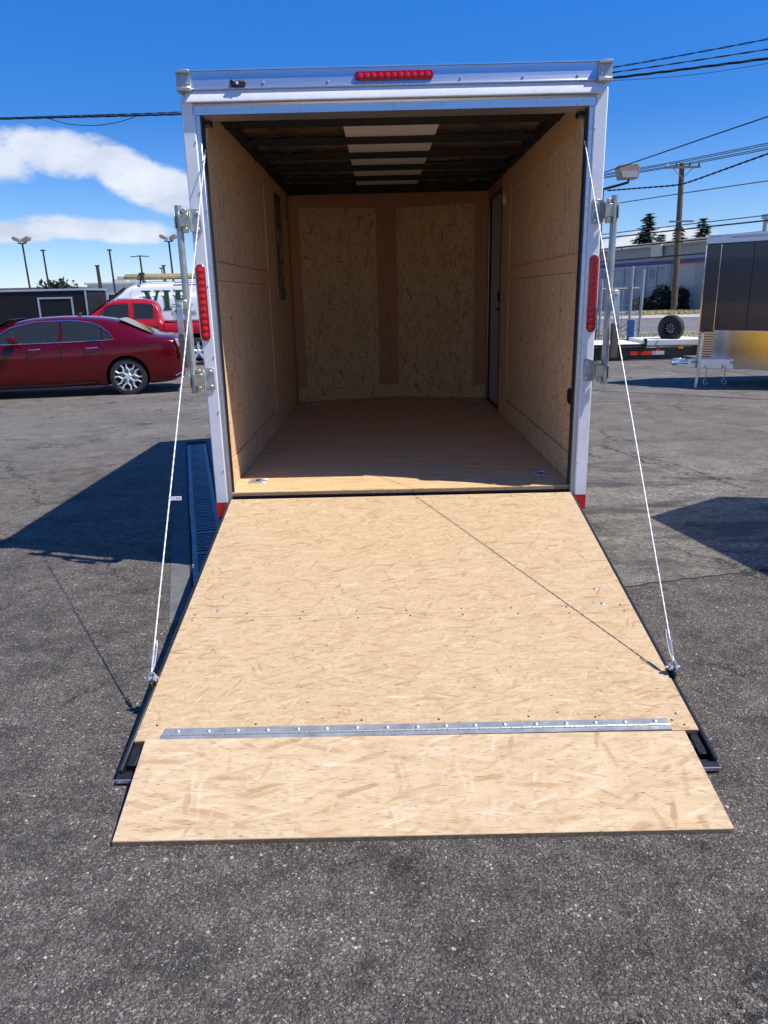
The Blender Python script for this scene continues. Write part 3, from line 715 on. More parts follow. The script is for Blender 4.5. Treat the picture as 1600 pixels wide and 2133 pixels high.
# ------ lock bars on the posts
def lock_bar(s):
    px_, yb = s*1.157, -.088
    g = MB(); g.cyl((px_, yb, 1.085), (px_, yb, 2.075), .0185, n=18)
    g.box(px_-.006, px_+.006, yb-.022, yb-.016, 1.10, 2.05)
    pb = g.build('lock_bar', 'galv', T, smooth=True)
    for zc in (2.0, 1.160):
        g = MB(); x0, x1 = sorted((s*1.050, s*1.102))
        g.box(x0, x1, -.048, -.042, zc-.062, zc+.062); g.box(s*1.098, s*1.104, -.088, -.042, zc-.055, zc+.055)
        pl = g.build('hinge_plate', 'galv', pb, bevel=.002)
        g = MB(); x0, x1 = sorted((s*1.104, s*1.148))
        g.box(x0, x1, -.112, -.106, zc-.033, zc+.033); g.box(x0, x1, -.078, -.072, zc-.033, zc+.033); g.box(s*1.104, s*1.109, -.11, -.075, zc-.04, zc+.04)
        g.box(s*1.147, s*1.151, -.118, -.066, zc-.046, zc+.042); g.box(s*1.172, s*1.178, -.112, -.066, zc-.040, zc+.030)
        g.build('hinge_keeper', 'zinc', pb, bevel=.0015)
        MB().box(s*1.112, s*1.136, -.108, -.080, zc+.036, zc+.058).build('cam_tab', 'zinc', pb, bevel=.002); MB().box(s*1.112, s*1.138, -.112, -.078, zc-.062, zc-.036).build('cam_tab', 'zinc', pb, bevel=.002)
        for dz_ in (-.042, .042):
            g = MB(); g.lathe([(0, 0), (.011, 0), (.010, -.005), (.006, -.009), (0, -.010)], (s*1.068, -.048, zc+dz_), 'Y', 12)
            g.build('bolt', 'zinc_screw', pb, smooth=True)
        g = MB(); g.lathe([(0, 0), (.006, 0), (.005, -.005), (0, -.006)], (s*1.124, -.112, zc+.040 if zc > 1.5 else zc-.038), 'Y', 10); g.build('bolt', 'zinc_screw', pb, smooth=True)
    # handle
    hx = s*1.190
    g = MB(); g.box(s*1.150, hx+s*.018, -.118, -.060, 1.548, 1.595); g.build('handle_bracket', 'zinc', pb, bevel=.003)
    g = MB(); g.prism([(-.118, 1.585), (-.112, 1.585), (-.135, 1.48), (-.128, 1.41), (-.134, 1.41), (-.141, 1.48)], 'X', hx-.016, hx+.016); g.build('handle_strap', 'galv', pb, bevel=.001)
    g = MB(); g.box(hx-s*.002-.018, hx-s*.002+.018, -.150, -.112, 1.235, 1.420); g.build('handle_grip', simple('handle_grip', (.10, .085, .07), .5) if s < 0 else bpy.data.materials['handle_grip'], pb, bevel=.004)
    g = MB(); g.lathe([(0, 0), (.010, 0), (.009, -.006), (0, -.009)], (hx, -.118, 1.572), 'Y', 12); g.build('bolt', 'zinc_screw', pb, smooth=True)
lock_bar(-1); lock_bar(1)
# ------ wheels, fenders, tongue
def wheel_part(x, y, r, w, parent, side):
    g = MB(); g.lathe([(r*.62, -w/2), (r*.93, -w/2), (r, -w*.36), (r, w*.36), (r*.93, w/2), (r*.62, w/2)], (x, y, r+gz(y)), 'X', 36)
    t = g.build('wheel', 'rubber', parent, smooth=True)
    g = MB(); g.lathe([(.0, side*w*.36), (r*.2, side*w*.38), (r*.3, side*w*.28), (r*.5, side*w*.25), (r*.6, side*w*.42), (r*.63, side*w*.45), (r*.62, -w*.4), (0, -w*.4)], (x, y, r+gz(y)), 'X', 32)
    g.build('rim', 'rim', t, smooth=True)
for s in (-1, 1):
    wheel_part(s*1.21, 1.75, .33, .20, T, s)
    g = MB()
    prof = [(.98, .22), (1.03, .62), (1.22, .74), (2.28, .74), (2.47, .62), (2.52, .22)]
    inn_ = [(y+(.02 if y < 1.7 else -.02), z-.02) for y, z in prof]
    g.prism(prof+inn_[::-1], 'X', s*1.095, s*1.335)
    g.build('fender', 'alu_bright', T, bevel=.008, segs=2)
g = MB(); g.cyl((-1.2, 1.75, .32), (1.2, 1.75, .32), .03)
g.build('axle', 'black_steel', T)
g = MB()
for s in (-1, 1): g.tube([(s*.8, D-.3, .37), (0.03*s, D+1.5, .37)], .04, 4)
g.cyl((0, D+1.1, -.02), (0, D+1.1, .7), .03, n=10); g.box(-.04, .04, D+1.4, D+1.65, .36, .44)
g.build('tongue', 'black_steel', T)

# ------ ramp door
TH = .1851; L = 1.983
RM = Matrix.Translation((0, -.03, .441)) @ Matrix.Rotation(TH, 4, 'X'); RI = RM.inverted()
g = MB()
for s in (-1, 1):
    g.box(s*1.0195, s*1.034, -2.115, -.02, -.052, -.004); g.box(s*.985, s*1.0185, -2.08, -.02, -.052, -.0195)
g.box(-1.034, 1.034, -2.145, -2.116, -.052, -.018); g.box(-1.018, 1.018, -2.115, -2.095, -.05, -.030)
g.box(-.984, .984, -2.05, -2.01, -.050, -.022)
for k in range(6): g.box(-.984, .984, -.05-.36*k, -.02-.36*k, -.050, -.020)
rd = g.build('ramp_door', 'black_steel', T, bevel=.003)
rd.matrix_local = RM
g = MB(); g.box(-1.034, 1.034, -2.150, -2.1455, -.030, -.0165); g.build('ramp_edge_strip', 'alu_rail', rd)
MB().box(-1.0165, 1.0165, -1.2225, -.001, -.0185, 0).build('ramp_board', 'osb_ramp', rd, bevel=.0012)
o = MB().box(-1.0165, 1.0165, -1.984, -1.2235, -.0185, 0).build('ramp_board', 'osb_ramp', rd, bevel=.0012)
# flap
fa = [(-.975, -1.978, .0815), (.962, -1.990, .079)]; fb = [(-.945, -2.428, .0225), (.945, -2.426, .0225)]
up = Vector((0, -.13, 1)).normalized()
vs = []
for off in (0, -.0185):
    for p in (fa[0], fa[1], fb[1], fb[0]): vs.append(Vector(p)+up*off)
g = MB(); g.add([RI @ v for v in vs], [(0, 1, 2, 3), (7, 6, 5, 4), (0, 4, 5, 1), (1, 5, 6, 2), (2, 6, 7, 3), (3, 7, 4, 0)])
fl = g.build('ramp_flap', 'osb_flap', rd, bevel=.0012)
# raw cut edges of the boards
e = [Vector(p)+up*o_ for p in fb for o_ in (-.0015, -.0178)]
g = MB(); off = Vector((0, -.0016, 0))
g.add([RI @ v for v in (e[0]+off, e[2]+off, e[3]+off, e[1]+off, e[0], e[2], e[3], e[1])], [(0, 1, 2, 3), (4, 7, 6, 5), (0, 4, 5, 1), (1, 5, 6, 2), (2, 6, 7, 3), (3, 7, 4, 0)])
g.build('flap_edge', 'board_edge', rd)
MB().box(-1.016, 1.016, -1.9855, -1.9842, -.0178, -.0012).build('board_edge', 'board_edge', rd)
# piano hinge
g = MB(); g.prism([(-.919, -1.925), (.919, -1.925), (.922, -1.957), (-.923, -1.957)], 'Z', .0004, .0026)
hn = g.build('piano_hinge', 'galv', rd, bevel=.0006)
g = MB(); g.box(-.923, .922, -1.984, -1.966, .0005, .0040); g.build('hinge_leaf', 'galv', rd, bevel=.0006)
kn = None
n_k = 48
for k in range(n_k):
    x = -.921+k*(1.842/n_k)
    if kn is None:
        g = MB(); g.cyl((0, -1.9615, .004), (1.842/n_k-.002, -1.9615, .004), .0052, n=8); kn = g.build('knuckle', 'galv', rd, smooth=True, loc=(x, 0, 0))
    else: inst(kn, 'knuckle', rd, (x, 0, 0 if k % 2 else .0006))
bolt = None
for k in range(17):
    x = -.865+k*.1085+random.uniform(-.004, .004)
    if bolt is None:
        g = MB(); g.lathe([(0, 0), (.0082, 0), (.0075, .003), (.004, .0055), (0, .006)], (0, 0, 0), 'Z', 12); bolt = g.build('hinge_screw', 'zinc_screw', rd, smooth=True, loc=(x, -1.941, .0026))
    else: inst(bolt, 'hinge_screw', rd, (x, -1.941+random.uniform(-.002, .002), .0026))
for x, y in ((-.864, -1.055), (-.868, -1.172), (.888, -1.058), (.888, -1.180)):
    g = MB(); g.lathe([(0, 0), (.0115, 0), (.0105, .0025), (.006, .005), (0, .006)], (x, y, .0003), 'Z', 16); g.build('carriage_bolt', 'zinc_screw', rd, smooth=True)
rs = random.Random(9); scw = None
spots = []
for x in [-.97, -.72, -.48, -.24, 0.0, .24, .48, .72, .97]:
    spots += [(x, -1.195), (x+.008, -1.245)]
for x in [-.95, -.6, -.2, .1, .42, .66, .96]: spots += [(x, -.035), (x, -1.905)]
spots += [(.95, -1.935), (.97, -1.955)]
for x, y in spots:
    x += rs.uniform(-.015, .015); y += rs.uniform(-.006, .006)
    if scw is None:
        g = MB(); g.lathe([(0, 0), (.0048, 0), (.0042, .0008), (0, .0006)], (0, 0, 0), 'Z', 8); scw = g.build('deck_screw', 'black_matte', rd, loc=(x, y, .0002))
    else: inst(scw, 'deck_screw', rd, (x, y, .0002))
# cable anchors
for s in (-1, 1):
    ax, ay = s*1.030, -1.672
    g = MB(); g.box(ax-.004, ax+.004, ay-.032, ay+.026, -.050, .028)
    an = g.build('cable_anchor', 'black_steel', rd, bevel=.001)
    g = MB(); g.cyl((ax-.030, ay, .030), (ax+.026, ay, .030), .006, n=10); g.cyl((ax-.014, ay, .030), (ax-.004, ay, .030), .014, n=6); g.cyl((ax+.006, ay, .030), (ax+.016, ay, .030), .014, n=6)
    g.tube([(ax+.013*math.cos(a), ay, .043+.016*math.sin(a)) for a in [2*PI*q/14 for q in range(14)]], .003, 6, True)
    g.build('anchor_bolt', 'zinc_screw', an, smooth=True)
# lift cables (twisted strands look)
RMp = [RM @ Vector((s*1.030, -1.672, .052)) for s in (-1, 1)]
for i, s in enumerate((-1, 1)):
    A = RMp[i]; B = Vector((s*1.004, .118, 2.503)); n = 360
    pts = []
    for k in range(n+1):
        t = k/n; p = A.lerp(B, t); p.z -= .012*4*t*(1-t)*.35; pts.append(p)
    g = MB(); g.tube(pts, [.0030+.0006*math.sin(k*1.35) for k in range(n+1)], 6); c_ = g.build('lift_cable', 'cable', T, smooth=True)
    g = MB(); q = A.lerp(B, .022); g.cyl(tuple(A.lerp(B, .010)), tuple(A.lerp(B, .032)), .0055, n=8)
    w = (B-A).normalized(); sd_ = Vector((-s*.010, 0, 0)); g.tube([A, A.lerp(B, .012)+sd_, A.lerp(B, .036)+sd_*1.2, A.lerp(B, .045)+sd_*.8], .0025, 5); g.build('cable_ferrule', 'zinc_screw', c_)
    if s < 0:
        q = A.lerp(B, .255); g = MB(); g.box(q.x-.003, q.x+.052, q.y-.001, q.y+.001, q.z-.009, q.z+.008); tg = g.build('cable_tag', 'tag_white', c_, bevel=.0005)
        g = MB()
        for k in range(3): g.box(q.x+.030+k*.006, q.x+.034+k*.006, q.y-.0014, q.y-.0011, q.z+.000, q.z+.0025)
        g.build('tag_print', 'black_matte', c_)

# ------------------------------------------------------------ vehicles
def lofted(stations, arches, level=2):
    """closed car shell from cross-sections (x, z_bottom, z_shoulder, z_top, w_bottom, w_shoulder, w_roof), wheel arches cut out"""
    rings = []
    for x, zb, zs, zt, wb, ws, wr in stations:
        h = zt-zs; k = min(1, max(h, .02)/.3)
        z6 = zs+min(.035, h*.4); z8 = zt-.05*k
        half = [(0, zb), (wb*.9, zb), (wb, zb+.07), (ws*.995, zb+(zs-zb)*.45), (ws, zs-.13*k-.05), (ws*.975, zs-.01), (ws*.925, z6), ((ws*.925+wr)/2, (z6+z8)/2), (wr, z8), (wr*.72, zt), (0, zt+.012)]
        ring = [(x, y, z) for y, z in half]+[(x, -y, z) for y, z in half[-2:0:-1]]
        rings.append(ring)
    g = MB(); n = len(rings[0])
    vs = [p for r_ in rings for p in r_]; fs = []
    for i in range(len(rings)-1):
        fs += [(i*n+k, i*n+(k+1) % n, (i+1)*n+(k+1) % n, (i+1)*n+k) for k in range(n)]
    fs += [tuple(range(n)), tuple(range((len(rings)-1)*n, len(rings)*n))]
    g.add(vs, fs)
    ob = bpy.data.objects.new('tmp', g.mesh()); COL.objects.link(ob)
    sb = ob.modifiers.new('s', 'SUBSURF'); sb.levels = level; sb.render_levels = level
    cut = []
    for ax, az_, ar in arches:
        g = MB(); g.cyl((ax, -1.4, az_), (ax, 1.4, az_), ar, n=40); g.box(ax-ar*.98, ax+ar*.98, -1.4, 1.4, az_-1.0, az_-.12)
        for piece in (0, 1):
            gg = MB()
            if piece == 0: gg.cyl((ax, -1.4, az_), (ax, 1.4, az_), ar, n=40)
            else: gg.box(ax-ar*.985, ax+ar*.985, -1.41, 1.41, az_-1.0, az_-.03)
            c = bpy.data.objects.new('cut', gg.mesh()); COL.objects.link(c); cut.append(c)
            bm_ = ob.modifiers.new('b', 'BOOLEAN'); bm_.operation = 'DIFFERENCE'; bm_.object = c; bm_.solver = 'EXACT'
    dg = bpy.context.evaluated_depsgraph_get()
    me = bpy.data.meshes.new_from_object(ob.evaluated_get(dg))
    for c in cut+[ob]: bpy.data.objects.remove(c)
    for p in me.polygons: p.use_smooth = True
    me.set_sharp_from_angle(angle=math.radians(40))
    return me
def side_y(st, x, z, off=.006):
    st = sorted(st)
    for a, c in zip(st, st[1:]):
        if a[0] <= x <= c[0]:
            t = (x-a[0])/(c[0]-a[0]) if c[0] > a[0] else 0
            q = [p+(r_-p)*t for p, r_ in zip(a, c)]; break
    else: q = st[0] if x < st[0][0] else st[-1]
    _, zb, zs, zt, wb, ws, wr = q
    z6, z8 = zs+.035, zt-.05
    t = (z-z6)/(z8-z6) if z8 > z6 else 0
    return -((ws*.925)*(1-t)+wr*t)-off
def pane(poly, st, name, m_, parent, t=.008, off=.004):
    """window or door panel following the tumblehome of the near side"""
    g = MB(); n = len(poly)
    o_ = [(x, side_y(st, x, z, off), z) for x, z in poly]; i_ = [(p[0], p[1]+t+.02, p[2]) for p in o_]
    g.add(o_+i_, [tuple(range(n)), tuple(range(n, 2*n))]+[(i, (i+1) % n, n+(i+1) % n, n+i) for i in range(n)])
    return g.build(name, m_, parent)
def edge_line(poly, st, r_, name, m_, parent, closed=True, off=.007):
    g = MB(); g.tube([(x, side_y(st, x, z, off), z) for x, z in poly], r_, 6, closed); return g.build(name, m_, parent)
def add_mesh(me, name, m_, parent):
    o = bpy.data.objects.new(name, me); COL.objects.link(o); me.materials.clear(); me.materials.append(M[m_] if isinstance(m_, str) else m_); o.parent = parent; return o
def road_wheel(x, y, r_, w, parent, style, out=-1):
    """tyre with a rim, out = which way along y the face looks"""
    g = MB(); g.lathe([(r_*.72, -w/2), (r_*.95, -w*.48), (r_, -w*.38), (r_, w*.38), (r_*.95, w*.48), (r_*.72, w/2)], (0, 0, 0), 'Y', 48)
    t = g.build('wheel', 'rubber', parent, smooth=True, loc=(x, y, r_))
    rr = r_*.765
    g = MB(); g.lathe([(rr, out*w*.50), (rr*.95, out*w*.46), (rr*.92, out*w*.10), (rr*.90, -out*w*.3), (rr*.97, -out*w*.3)], (0, 0, 0), 'Y', 40)
    f = w*.40*out
    if style == 'y':
        for k in range(6):
            a = 2*PI*k/6+.3
            def P(rad, da, dy=0): return (rad*math.cos(a+da), f+dy, rad*math.sin(a+da))
            for q in ((P(.03, 0), P(rr*.46, 0)), (P(rr*.44, 0), P(rr*.70, .36)), (P(rr*.44, 0), P(rr*.70, -.36)), (P(rr*.68, .36), P(rr*.95, .30, out*.01)), (P(rr*.68, -.36), P(rr*.95, -.30, out*.01))):
                g.tube([q[0], q[1]], .0165, 6)
    else:
        for k in range(5):
            a = 2*PI*k/5+.3
            for da in (-.10, .10):
                g.tube([(.05*math.cos(a+da), f*.8, .05*math.sin(a+da)), (rr*.93*math.cos(a+da*.9), f*.95, rr*.93*math.sin(a+da*.9))], [.026, .018], 6)
    g.lathe([(0, f+out*.012), (.05, f+out*.010), (.062, f), (.062, -out*.02), (0, -out*.02)], (0, 0, 0), 'Y', 20)
    g.build('rim', 'rim', t, smooth=True)
    g = MB(); g.lathe([(0, -out*.01), (rr*.62, -out*.01), (rr*.62, -out*.03), (0, -out*.03)], (0, 0, 0), 'Y', 24); g.build('brake_disc', 'galv', t)
    g = MB(); g.lathe([(0, -out*.032), (rr*.94, -out*.032), (rr*.94, -out*.05), (0, -out*.05)], (0, 0, 0), 'Y', 24); g.build('hub_shadow_plate', 'black_matte', t)
    return t
def wheel_wells(arches, w, parent):
    for ax, az_, ar in arches:
        for s in (-1, 1):
            g = MB(); g.lathe([(ar+.004, 0), (ar+.004, .34), (0, .34), (0, .36), (ar+.02, .36), (ar+.02, 0)], (ax, 0, az_), 'Y', 30)
            g.v = [(p[0], (p[1]-w+.05)*(1 if s < 0 else -1), max(p[2], .22)) for p in g.v]
            g.build('wheel_well', 'black_matte', parent)

# --- dark red saloon
cs = thing('parked_car', 'glossy dark red saloon car with chrome wheels parked left of the trailer', 'car', (-5.06, 10.72, gz(10.2)), math.radians(10.0))
st = [(1.035, .42, .70, .74, .70, .74, .60), (1.02, .30, .86, .90, .80, .82, .64), (.93, .24, .98, 1.055, .86, .88, .66), (.75, .20, 1.00, 1.085, .90, .93, .68), (.50, .18, 1.01, 1.09, .92, .95, .66),
      (.28, .17, 1.01, 1.19, .93, .955, .64), (0, .17, 1.005, 1.335, .93, .955, .62), (-.35, .17, 1.0, 1.425, .93, .955, .60), (-.95, .17, .985, 1.465, .93, .955, .60), (-1.55, .17, .975, 1.455, .93, .955, .60),
      (-2.0, .17, .965, 1.40, .93, .955, .60), (-2.45, .17, .955, 1.21, .93, .955, .66), (-2.85, .17, .945, 1.01, .93, .95, .74), (-3.3, .18, .91, .975, .92, .94, .72), (-3.75, .22, .84, .90, .88, .90, .66), (-3.98, .30, .72, .76, .78, .80, .58), (-4.0, .40, .62, .65, .7, .72, .5)]
ar = [(0, .345, .395), (-3.05, .345, .395)]
body = add_mesh(lofted(st, ar), 'body', 'red_paint', cs)
wheel_wells(ar, .92, cs)
for x in (0, -3.05):
    for y, o_ in ((-.81, -1), (.81, 1)): road_wheel(x, y, .343, .235, cs, 'y', o_)
wr = [(-1.66, 1.015), (-1.02, 1.02), (-.40, 1.033), (-.215, 1.045), (-.32, 1.16), (-.46, 1.265), (-.62, 1.33), (-.95, 1.375), (-1.58, 1.37)]
w_ = pane([(-1.10, 1.02), (-.42, 1.034), (-.44, 1.275), (-.62, 1.33), (-.95, 1.372), (-1.13, 1.374)], st, 'rear_door_window', 'glass', cs, off=.020)
pane([(-.39, 1.036), (-.225, 1.045), (-.32, 1.15), (-.41, 1.235)], st, 'quarter_window', 'glass', cs, off=.020)
pane([(-1.18, 1.018), (-1.16, 1.374), (-1.62, 1.36), (-2.0, 1.27), (-2.30, 1.08), (-2.33, 1.005)], st, 'front_door_window', 'glass', cs, off=.020)
edge_line([(-2.36, 1.0), (-1.66, 1.006), (-1.02, 1.014), (-.40, 1.027), (-.195, 1.040), (-.30, 1.17), (-.45, 1.285), (-.62, 1.348), (-.95, 1.392), (-1.6, 1.382), (-2.02, 1.29), (-2.33, 1.09)], st, .0095, 'window_chrome', 'chrome', cs, off=.024)
# rear screen and windscreen
def screen(p, name):
    g = MB(); g.add(p, [(0, 1, 2, 3)]); q = g.build(name, 'glass', cs); sl_ = q.modifiers.new('s', 'SOLIDIFY'); sl_.thickness = .01
screen([(.50, -.60, 1.108), (.50, .60, 1.108), (-.12, .52, 1.400), (-.12, -.52, 1.400)], 'rear_screen')
screen([(-2.83, -.66, 1.04), (-2.83, .66, 1.04), (-2.05, .52, 1.43), (-2.05, -.52, 1.43)], 'windscreen')
for x in (-.60, -1.60):
    g = MB(); g.tube([(x-.10, -.955, .895), (x-.08, -.985, .898), (x+.08, -.985, .903), (x+.11, -.955, .902)], .013, 8); g.build('door_handle', 'chrome', cs, smooth=True)
# door gaps
def gap(pts, parent, stt, wx=.958):
    g = MB(); g.tube([(x, -wx-(.0 if z > .4 else -.01), z) for x, z in pts], .0045, 4); g.build('door_gap', 'black_matte', parent)
gap([(-.40, 1.0), (-.36, .90), (-.40, .72), (-.46, .55), (-.52, .38), (-.60, .26)], cs, st)
gap([(-1.14, 1.0), (-1.13, .6), (-1.13, .26)], cs, st); gap([(-.60, .26), (-1.13, .24), (-2.3, .24)], cs, st)
# tail lamp, bumper strip, exhaust, side marker
g = MB(); g.prism([(.90, 1.02), (.955, 1.00), (1.025, .84), (1.022, .73), (.965, .74), (.93, .88)], 'Y', -.895, -.60); tl = g.build('tail_light', 'red_lens', cs, bevel=.01, segs=2)
g = MB(); g.prism([(.905, 1.015), (.945, 1.00), (1.01, .85), (.985, .845), (.94, .93)], 'Y', -.903, -.88); g.build('lamp_edge', 'lamp_clear', tl, bevel=.004)
g = MB(); g.prism([(.90, 1.02), (.955, 1.00), (1.025, .84), (1.022, .73), (.965, .74), (.93, .88)], 'Y', .60, .895); g.build('tail_light', 'red_lens', cs, bevel=.01)
g = MB(); g.box(1.0, 1.045, -.26, .26, .72, .84); g.build('plate_recess', 'dark_trim', cs, bevel=.01)
g = MB(); g.box(.80, 1.02, -.80, -.45, .255, .30); g.build('exhaust_trim', 'chrome', cs, bevel=.01)
g = MB(); g.tube([(.86, -.875, .33), (1.0, -.80, .40), (1.035, -.5, .41)], .012, 6); g.build('bumper_trim', 'chrome', cs)
g = MB(); g.prism([(-1.86, 1.02), (-1.98, 1.02), (-2.02, 1.12), (-1.86, 1.14)], 'Y', -1.10, -.95); g.build('wing_mirror', 'red_paint', cs, bevel=.02, segs=2)
g = MB(); g.box(-2.6, -.5, -.935, -.90, .165, .19); g.build('sill', 'dark_trim', cs)
g = MB(); g.box(-.95, -.88, -.03, .03, 1.47, 1.52); g.build('aerial', 'red_paint', cs, bevel=.01)

# --- red crew-cab pickup
pk = thing('pickup_truck', 'bright red crew-cab pickup truck parked behind the dark red saloon', 'pickup truck', (-5.56, 18.10, gz(17.6)), math.radians(14.0))
st2 = [(1.22, .62, 1.10, 1.17, .92, .95, .80), (1.18, .58, 1.16, 1.235, .95, .97, .85), (.60, .56, 1.17, 1.24, .96, .98, .86), (-.80, .50, 1.17, 1.24, .96, .98, .86), (-.915, .48, 1.19, 1.26, .97, .98, .86), (-.95, .46, 1.22, 1.60, .97, .98, .78),
       (-1.02, .45, 1.23, 1.83, .97, .98, .72), (-1.5, .45, 1.23, 1.875, .97, .98, .70), (-2.1, .45, 1.23, 1.865, .97, .98, .70), (-2.35, .45, 1.23, 1.80, .97, .98, .70), (-2.85, .45, 1.22, 1.45, .97, .98, .76), (-3.15, .46, 1.20, 1.29, .97, .98, .82), (-4.2, .48, 1.12, 1.22, .96, .97, .80), (-4.6, .52, 1.0, 1.10, .92, .93, .75), (-4.68, .60, .9, .95, .85, .86, .7)]
ar2 = [(0, .43, .47), (-3.57, .43, .47)]
add_mesh(lofted(st2, ar2, 2), 'body', 'red_truck', pk); wheel_wells(ar2, .95, pk)
for x in (0, -3.57):
    for y, o_ in ((-.84, -1), (.84, 1)): road_wheel(x, y, .385, .26, pk, 's', o_)
pane([(-1.67, 1.275), (-1.13, 1.275), (-1.14, 1.62), (-1.19, 1.725), (-1.63, 1.735)], st2, 'rear_door_window', 'glass', pk)
pane([(-1.80, 1.275), (-1.80, 1.735), (-2.16, 1.73), (-2.38, 1.63), (-2.66, 1.36), (-2.66, 1.275)], st2, 'front_door_window', 'glass', pk)
edge_line([(-1.70, 1.262), (-1.10, 1.262), (-1.11, 1.63), (-1.17, 1.745), (-1.66, 1.755)], st2, .010, 'window_seal', 'dark_trim', pk)
edge_line([(-1.78, 1.262), (-1.78, 1.755), (-2.18, 1.75), (-2.42, 1.64), (-2.70, 1.36), (-2.70, 1.262)], st2, .010, 'window_seal', 'dark_trim', pk)
g = MB(); g.add([(-2.90, -.70, 1.42), (-2.90, .70, 1.42), (-2.37, .60, 1.80), (-2.37, -.60, 1.80)], [(0, 1, 2, 3)]); g.build('windscreen', 'glass', pk)
for x in (-1.15, -1.95):
    g = MB(); g.tube([(x-.1, -.975, 1.12), (x-.08, -1.01, 1.12), (x+.08, -1.01, 1.12), (x+.1, -.975, 1.12)], .020, 8); g.build('door_handle', 'dark_trim', pk, smooth=True)
for pts in ([(-1.06, 1.72), (-1.03, 1.2), (-1.0, .9), (-1.05, .55)], [(-1.73, 1.74), (-1.73, .5)], [(-.86, 1.24), (-.87, .5)]):
    g = MB(); g.tube([(x, side_y(st2, x, z, .002) if z > 1.26 else -.982, z) for x, z in pts], .006, 4); g.build('panel_gap', 'black_matte', pk)
g = MB(); g.prism([(-2.42, 1.27), (-2.62, 1.27), (-2.66, 1.45), (-2.42, 1.47)], 'Y', -1.26, -1.08); g.build('wing_mirror', 'red_truck', pk, bevel=.03, segs=2)
g = MB(); g.box(-.85, 1.18, -.93, -.88, 1.235, 1.262); g.build('bed_rail', 'dark_trim', pk)
g = MB(); g.box(1.14, 1.235, -.97, -.80, .86, 1.16); g.build('tail_light', 'red_lens', pk, bevel=.01)
g = MB(); g.box(1.15, 1.36, -.95, .95, .50, .66); g.build('rear_bumper', 'chrome', pk, bevel=.02)

# --- white work van
VY = 20.6
vn = thing('work_van', 'tall white work van with green lettering and a ladder on its roof', 'van', (-5.83, VY+1.2, gz(VY)), math.radians(12.0))
st3 = [(1.4, .40, 1.9, 2.30, .94, .96, .80), (1.36, .35, 2.0, 2.40, .97, .99, .86), (.6, .35, 2.0, 2.43, .98, 1.0, .88), (-1.0, .35, 2.0, 2.43, .98, 1.0, .88), (-2.2, .35, 2.0, 2.41, .98, 1.0, .88), (-2.5, .35, 1.9, 2.36, .98, 1.0, .86), (-3.0, .35, 1.55, 2.03, .98, 1.0, .80),
       (-3.6, .35, 1.32, 1.62, .98, .99, .80), (-3.95, .36, 1.22, 1.36, .98, .98, .84), (-4.5, .38, 1.08, 1.20, .96, .96, .78), (-4.75, .45, .85, .95, .9, .9, .7)]
add_mesh(lofted(st3, [(0, .37, .42), (-3.75, .37, .42)], 2), 'body', 'van_white', vn); wheel_wells([(0, .37, .42), (-3.75, .37, .42)], .97, vn)
for x in (0, -3.75):
    for y, o_ in ((-.86, -1), (.86, 1)): road_wheel(x, y, .35, .24, vn, 's', o_)
g = MB(); g.add([(-3.93, -.80, 1.40), (-3.93, .80, 1.40), (-2.72, .72, 2.26), (-2.72, -.72, 2.26)], [(0, 1, 2, 3)]); g.build('windscreen', 'glass', vn)
g = MB(); g.tube([(-3.93, -.84, 1.39), (-3.3, -.83, 1.84), (-2.70, -.80, 2.26)], .035, 6); g.build('pillar_trim', 'dark_trim', vn)
g = MB(); g.prism([(-3.55, 1.38), (-2.62, 1.38), (-2.62, 1.93), (-2.95, 1.93)], 'Y', -1.012, -.97); g.build('front_door_window', 'glass', vn, bevel=.02)
g = MB()
g.tube([(-2.5, -1.005, .5), (-2.5, -1.005, 1.95), (-2.45, -.93, 2.3)], .006, 4); g.tube([(-1.15, -1.005, .5), (-1.15, -1.005, 1.95), (-1.15, -.93, 2.3)], .006, 4)
g.build('door_gap', 'frame_light', vn)
g = MB(); g.box(-1.15, 1.2, -.915, -.875, 2.375, 2.395); g.build('door_rail', 'dark_trim', vn)
# lettering on the side
FY = -1.006
def flat(polys, name, m_, parent, y=FY, t=.006, ox=0, oz=0, sc=1.0):
    g = MB()
    for p in polys: g.prism([(ox+a*sc, oz+c*sc) for a, c in p], 'Y', y-t, y)
    return g.build(name, m_, parent)
def letter(kind, ox, oz, h, m_, y, gx=0):
    P = {'V': [[(0, 1), (.46, 1), (.46, .93), (.36, .93), (.58, .25), (.76, .93), (.66, .93), (.66, 1), (.98, 1), (.98, .93), (.88, .93), (.58, -.02), (.46, -.02), (.14, .93), (0, .93)]],
         'I': [[(0, 1), (.42, 1), (.42, .93), (.32, .93), (.32, .07), (.42, .07), (.42, 0), (0, 0), (0, .07), (.10, .07), (.10, .93), (0, .93)]],
         'P': [[(0, 1), (.32, 1), (.32, 0), (.44, 0), (.44, -.07), (0, -.07), (0, 0), (.10, 0), (.10, .93), (0, .93)], [(.32, 1), (.56, .99), (.70, .90), (.74, .74), (.70, .58), (.56, .48), (.32, .47), (.32, .56), (.46, .58), (.52, .66), (.53, .74), (.52, .82), (.46, .90), (.32, .92)]]}[kind]
    return flat(P, 'lettering', m_, vn, y, .005, ox+gx, oz, h)
for kx, k in ((-2.20, 'V'), (-1.56, 'I'), (-1.20, 'P')):
    letter(k, kx, 1.55, .60, 'green', FY, .022); letter(k, kx, 1.56, .60, 'green_dark', FY-.005)
flat([[(-1.30, 1.72), (-.62, 1.715), (-.62, 1.695), (-1.30, 1.70)]], 'lettering', 'green_dark', vn, FY-.011)
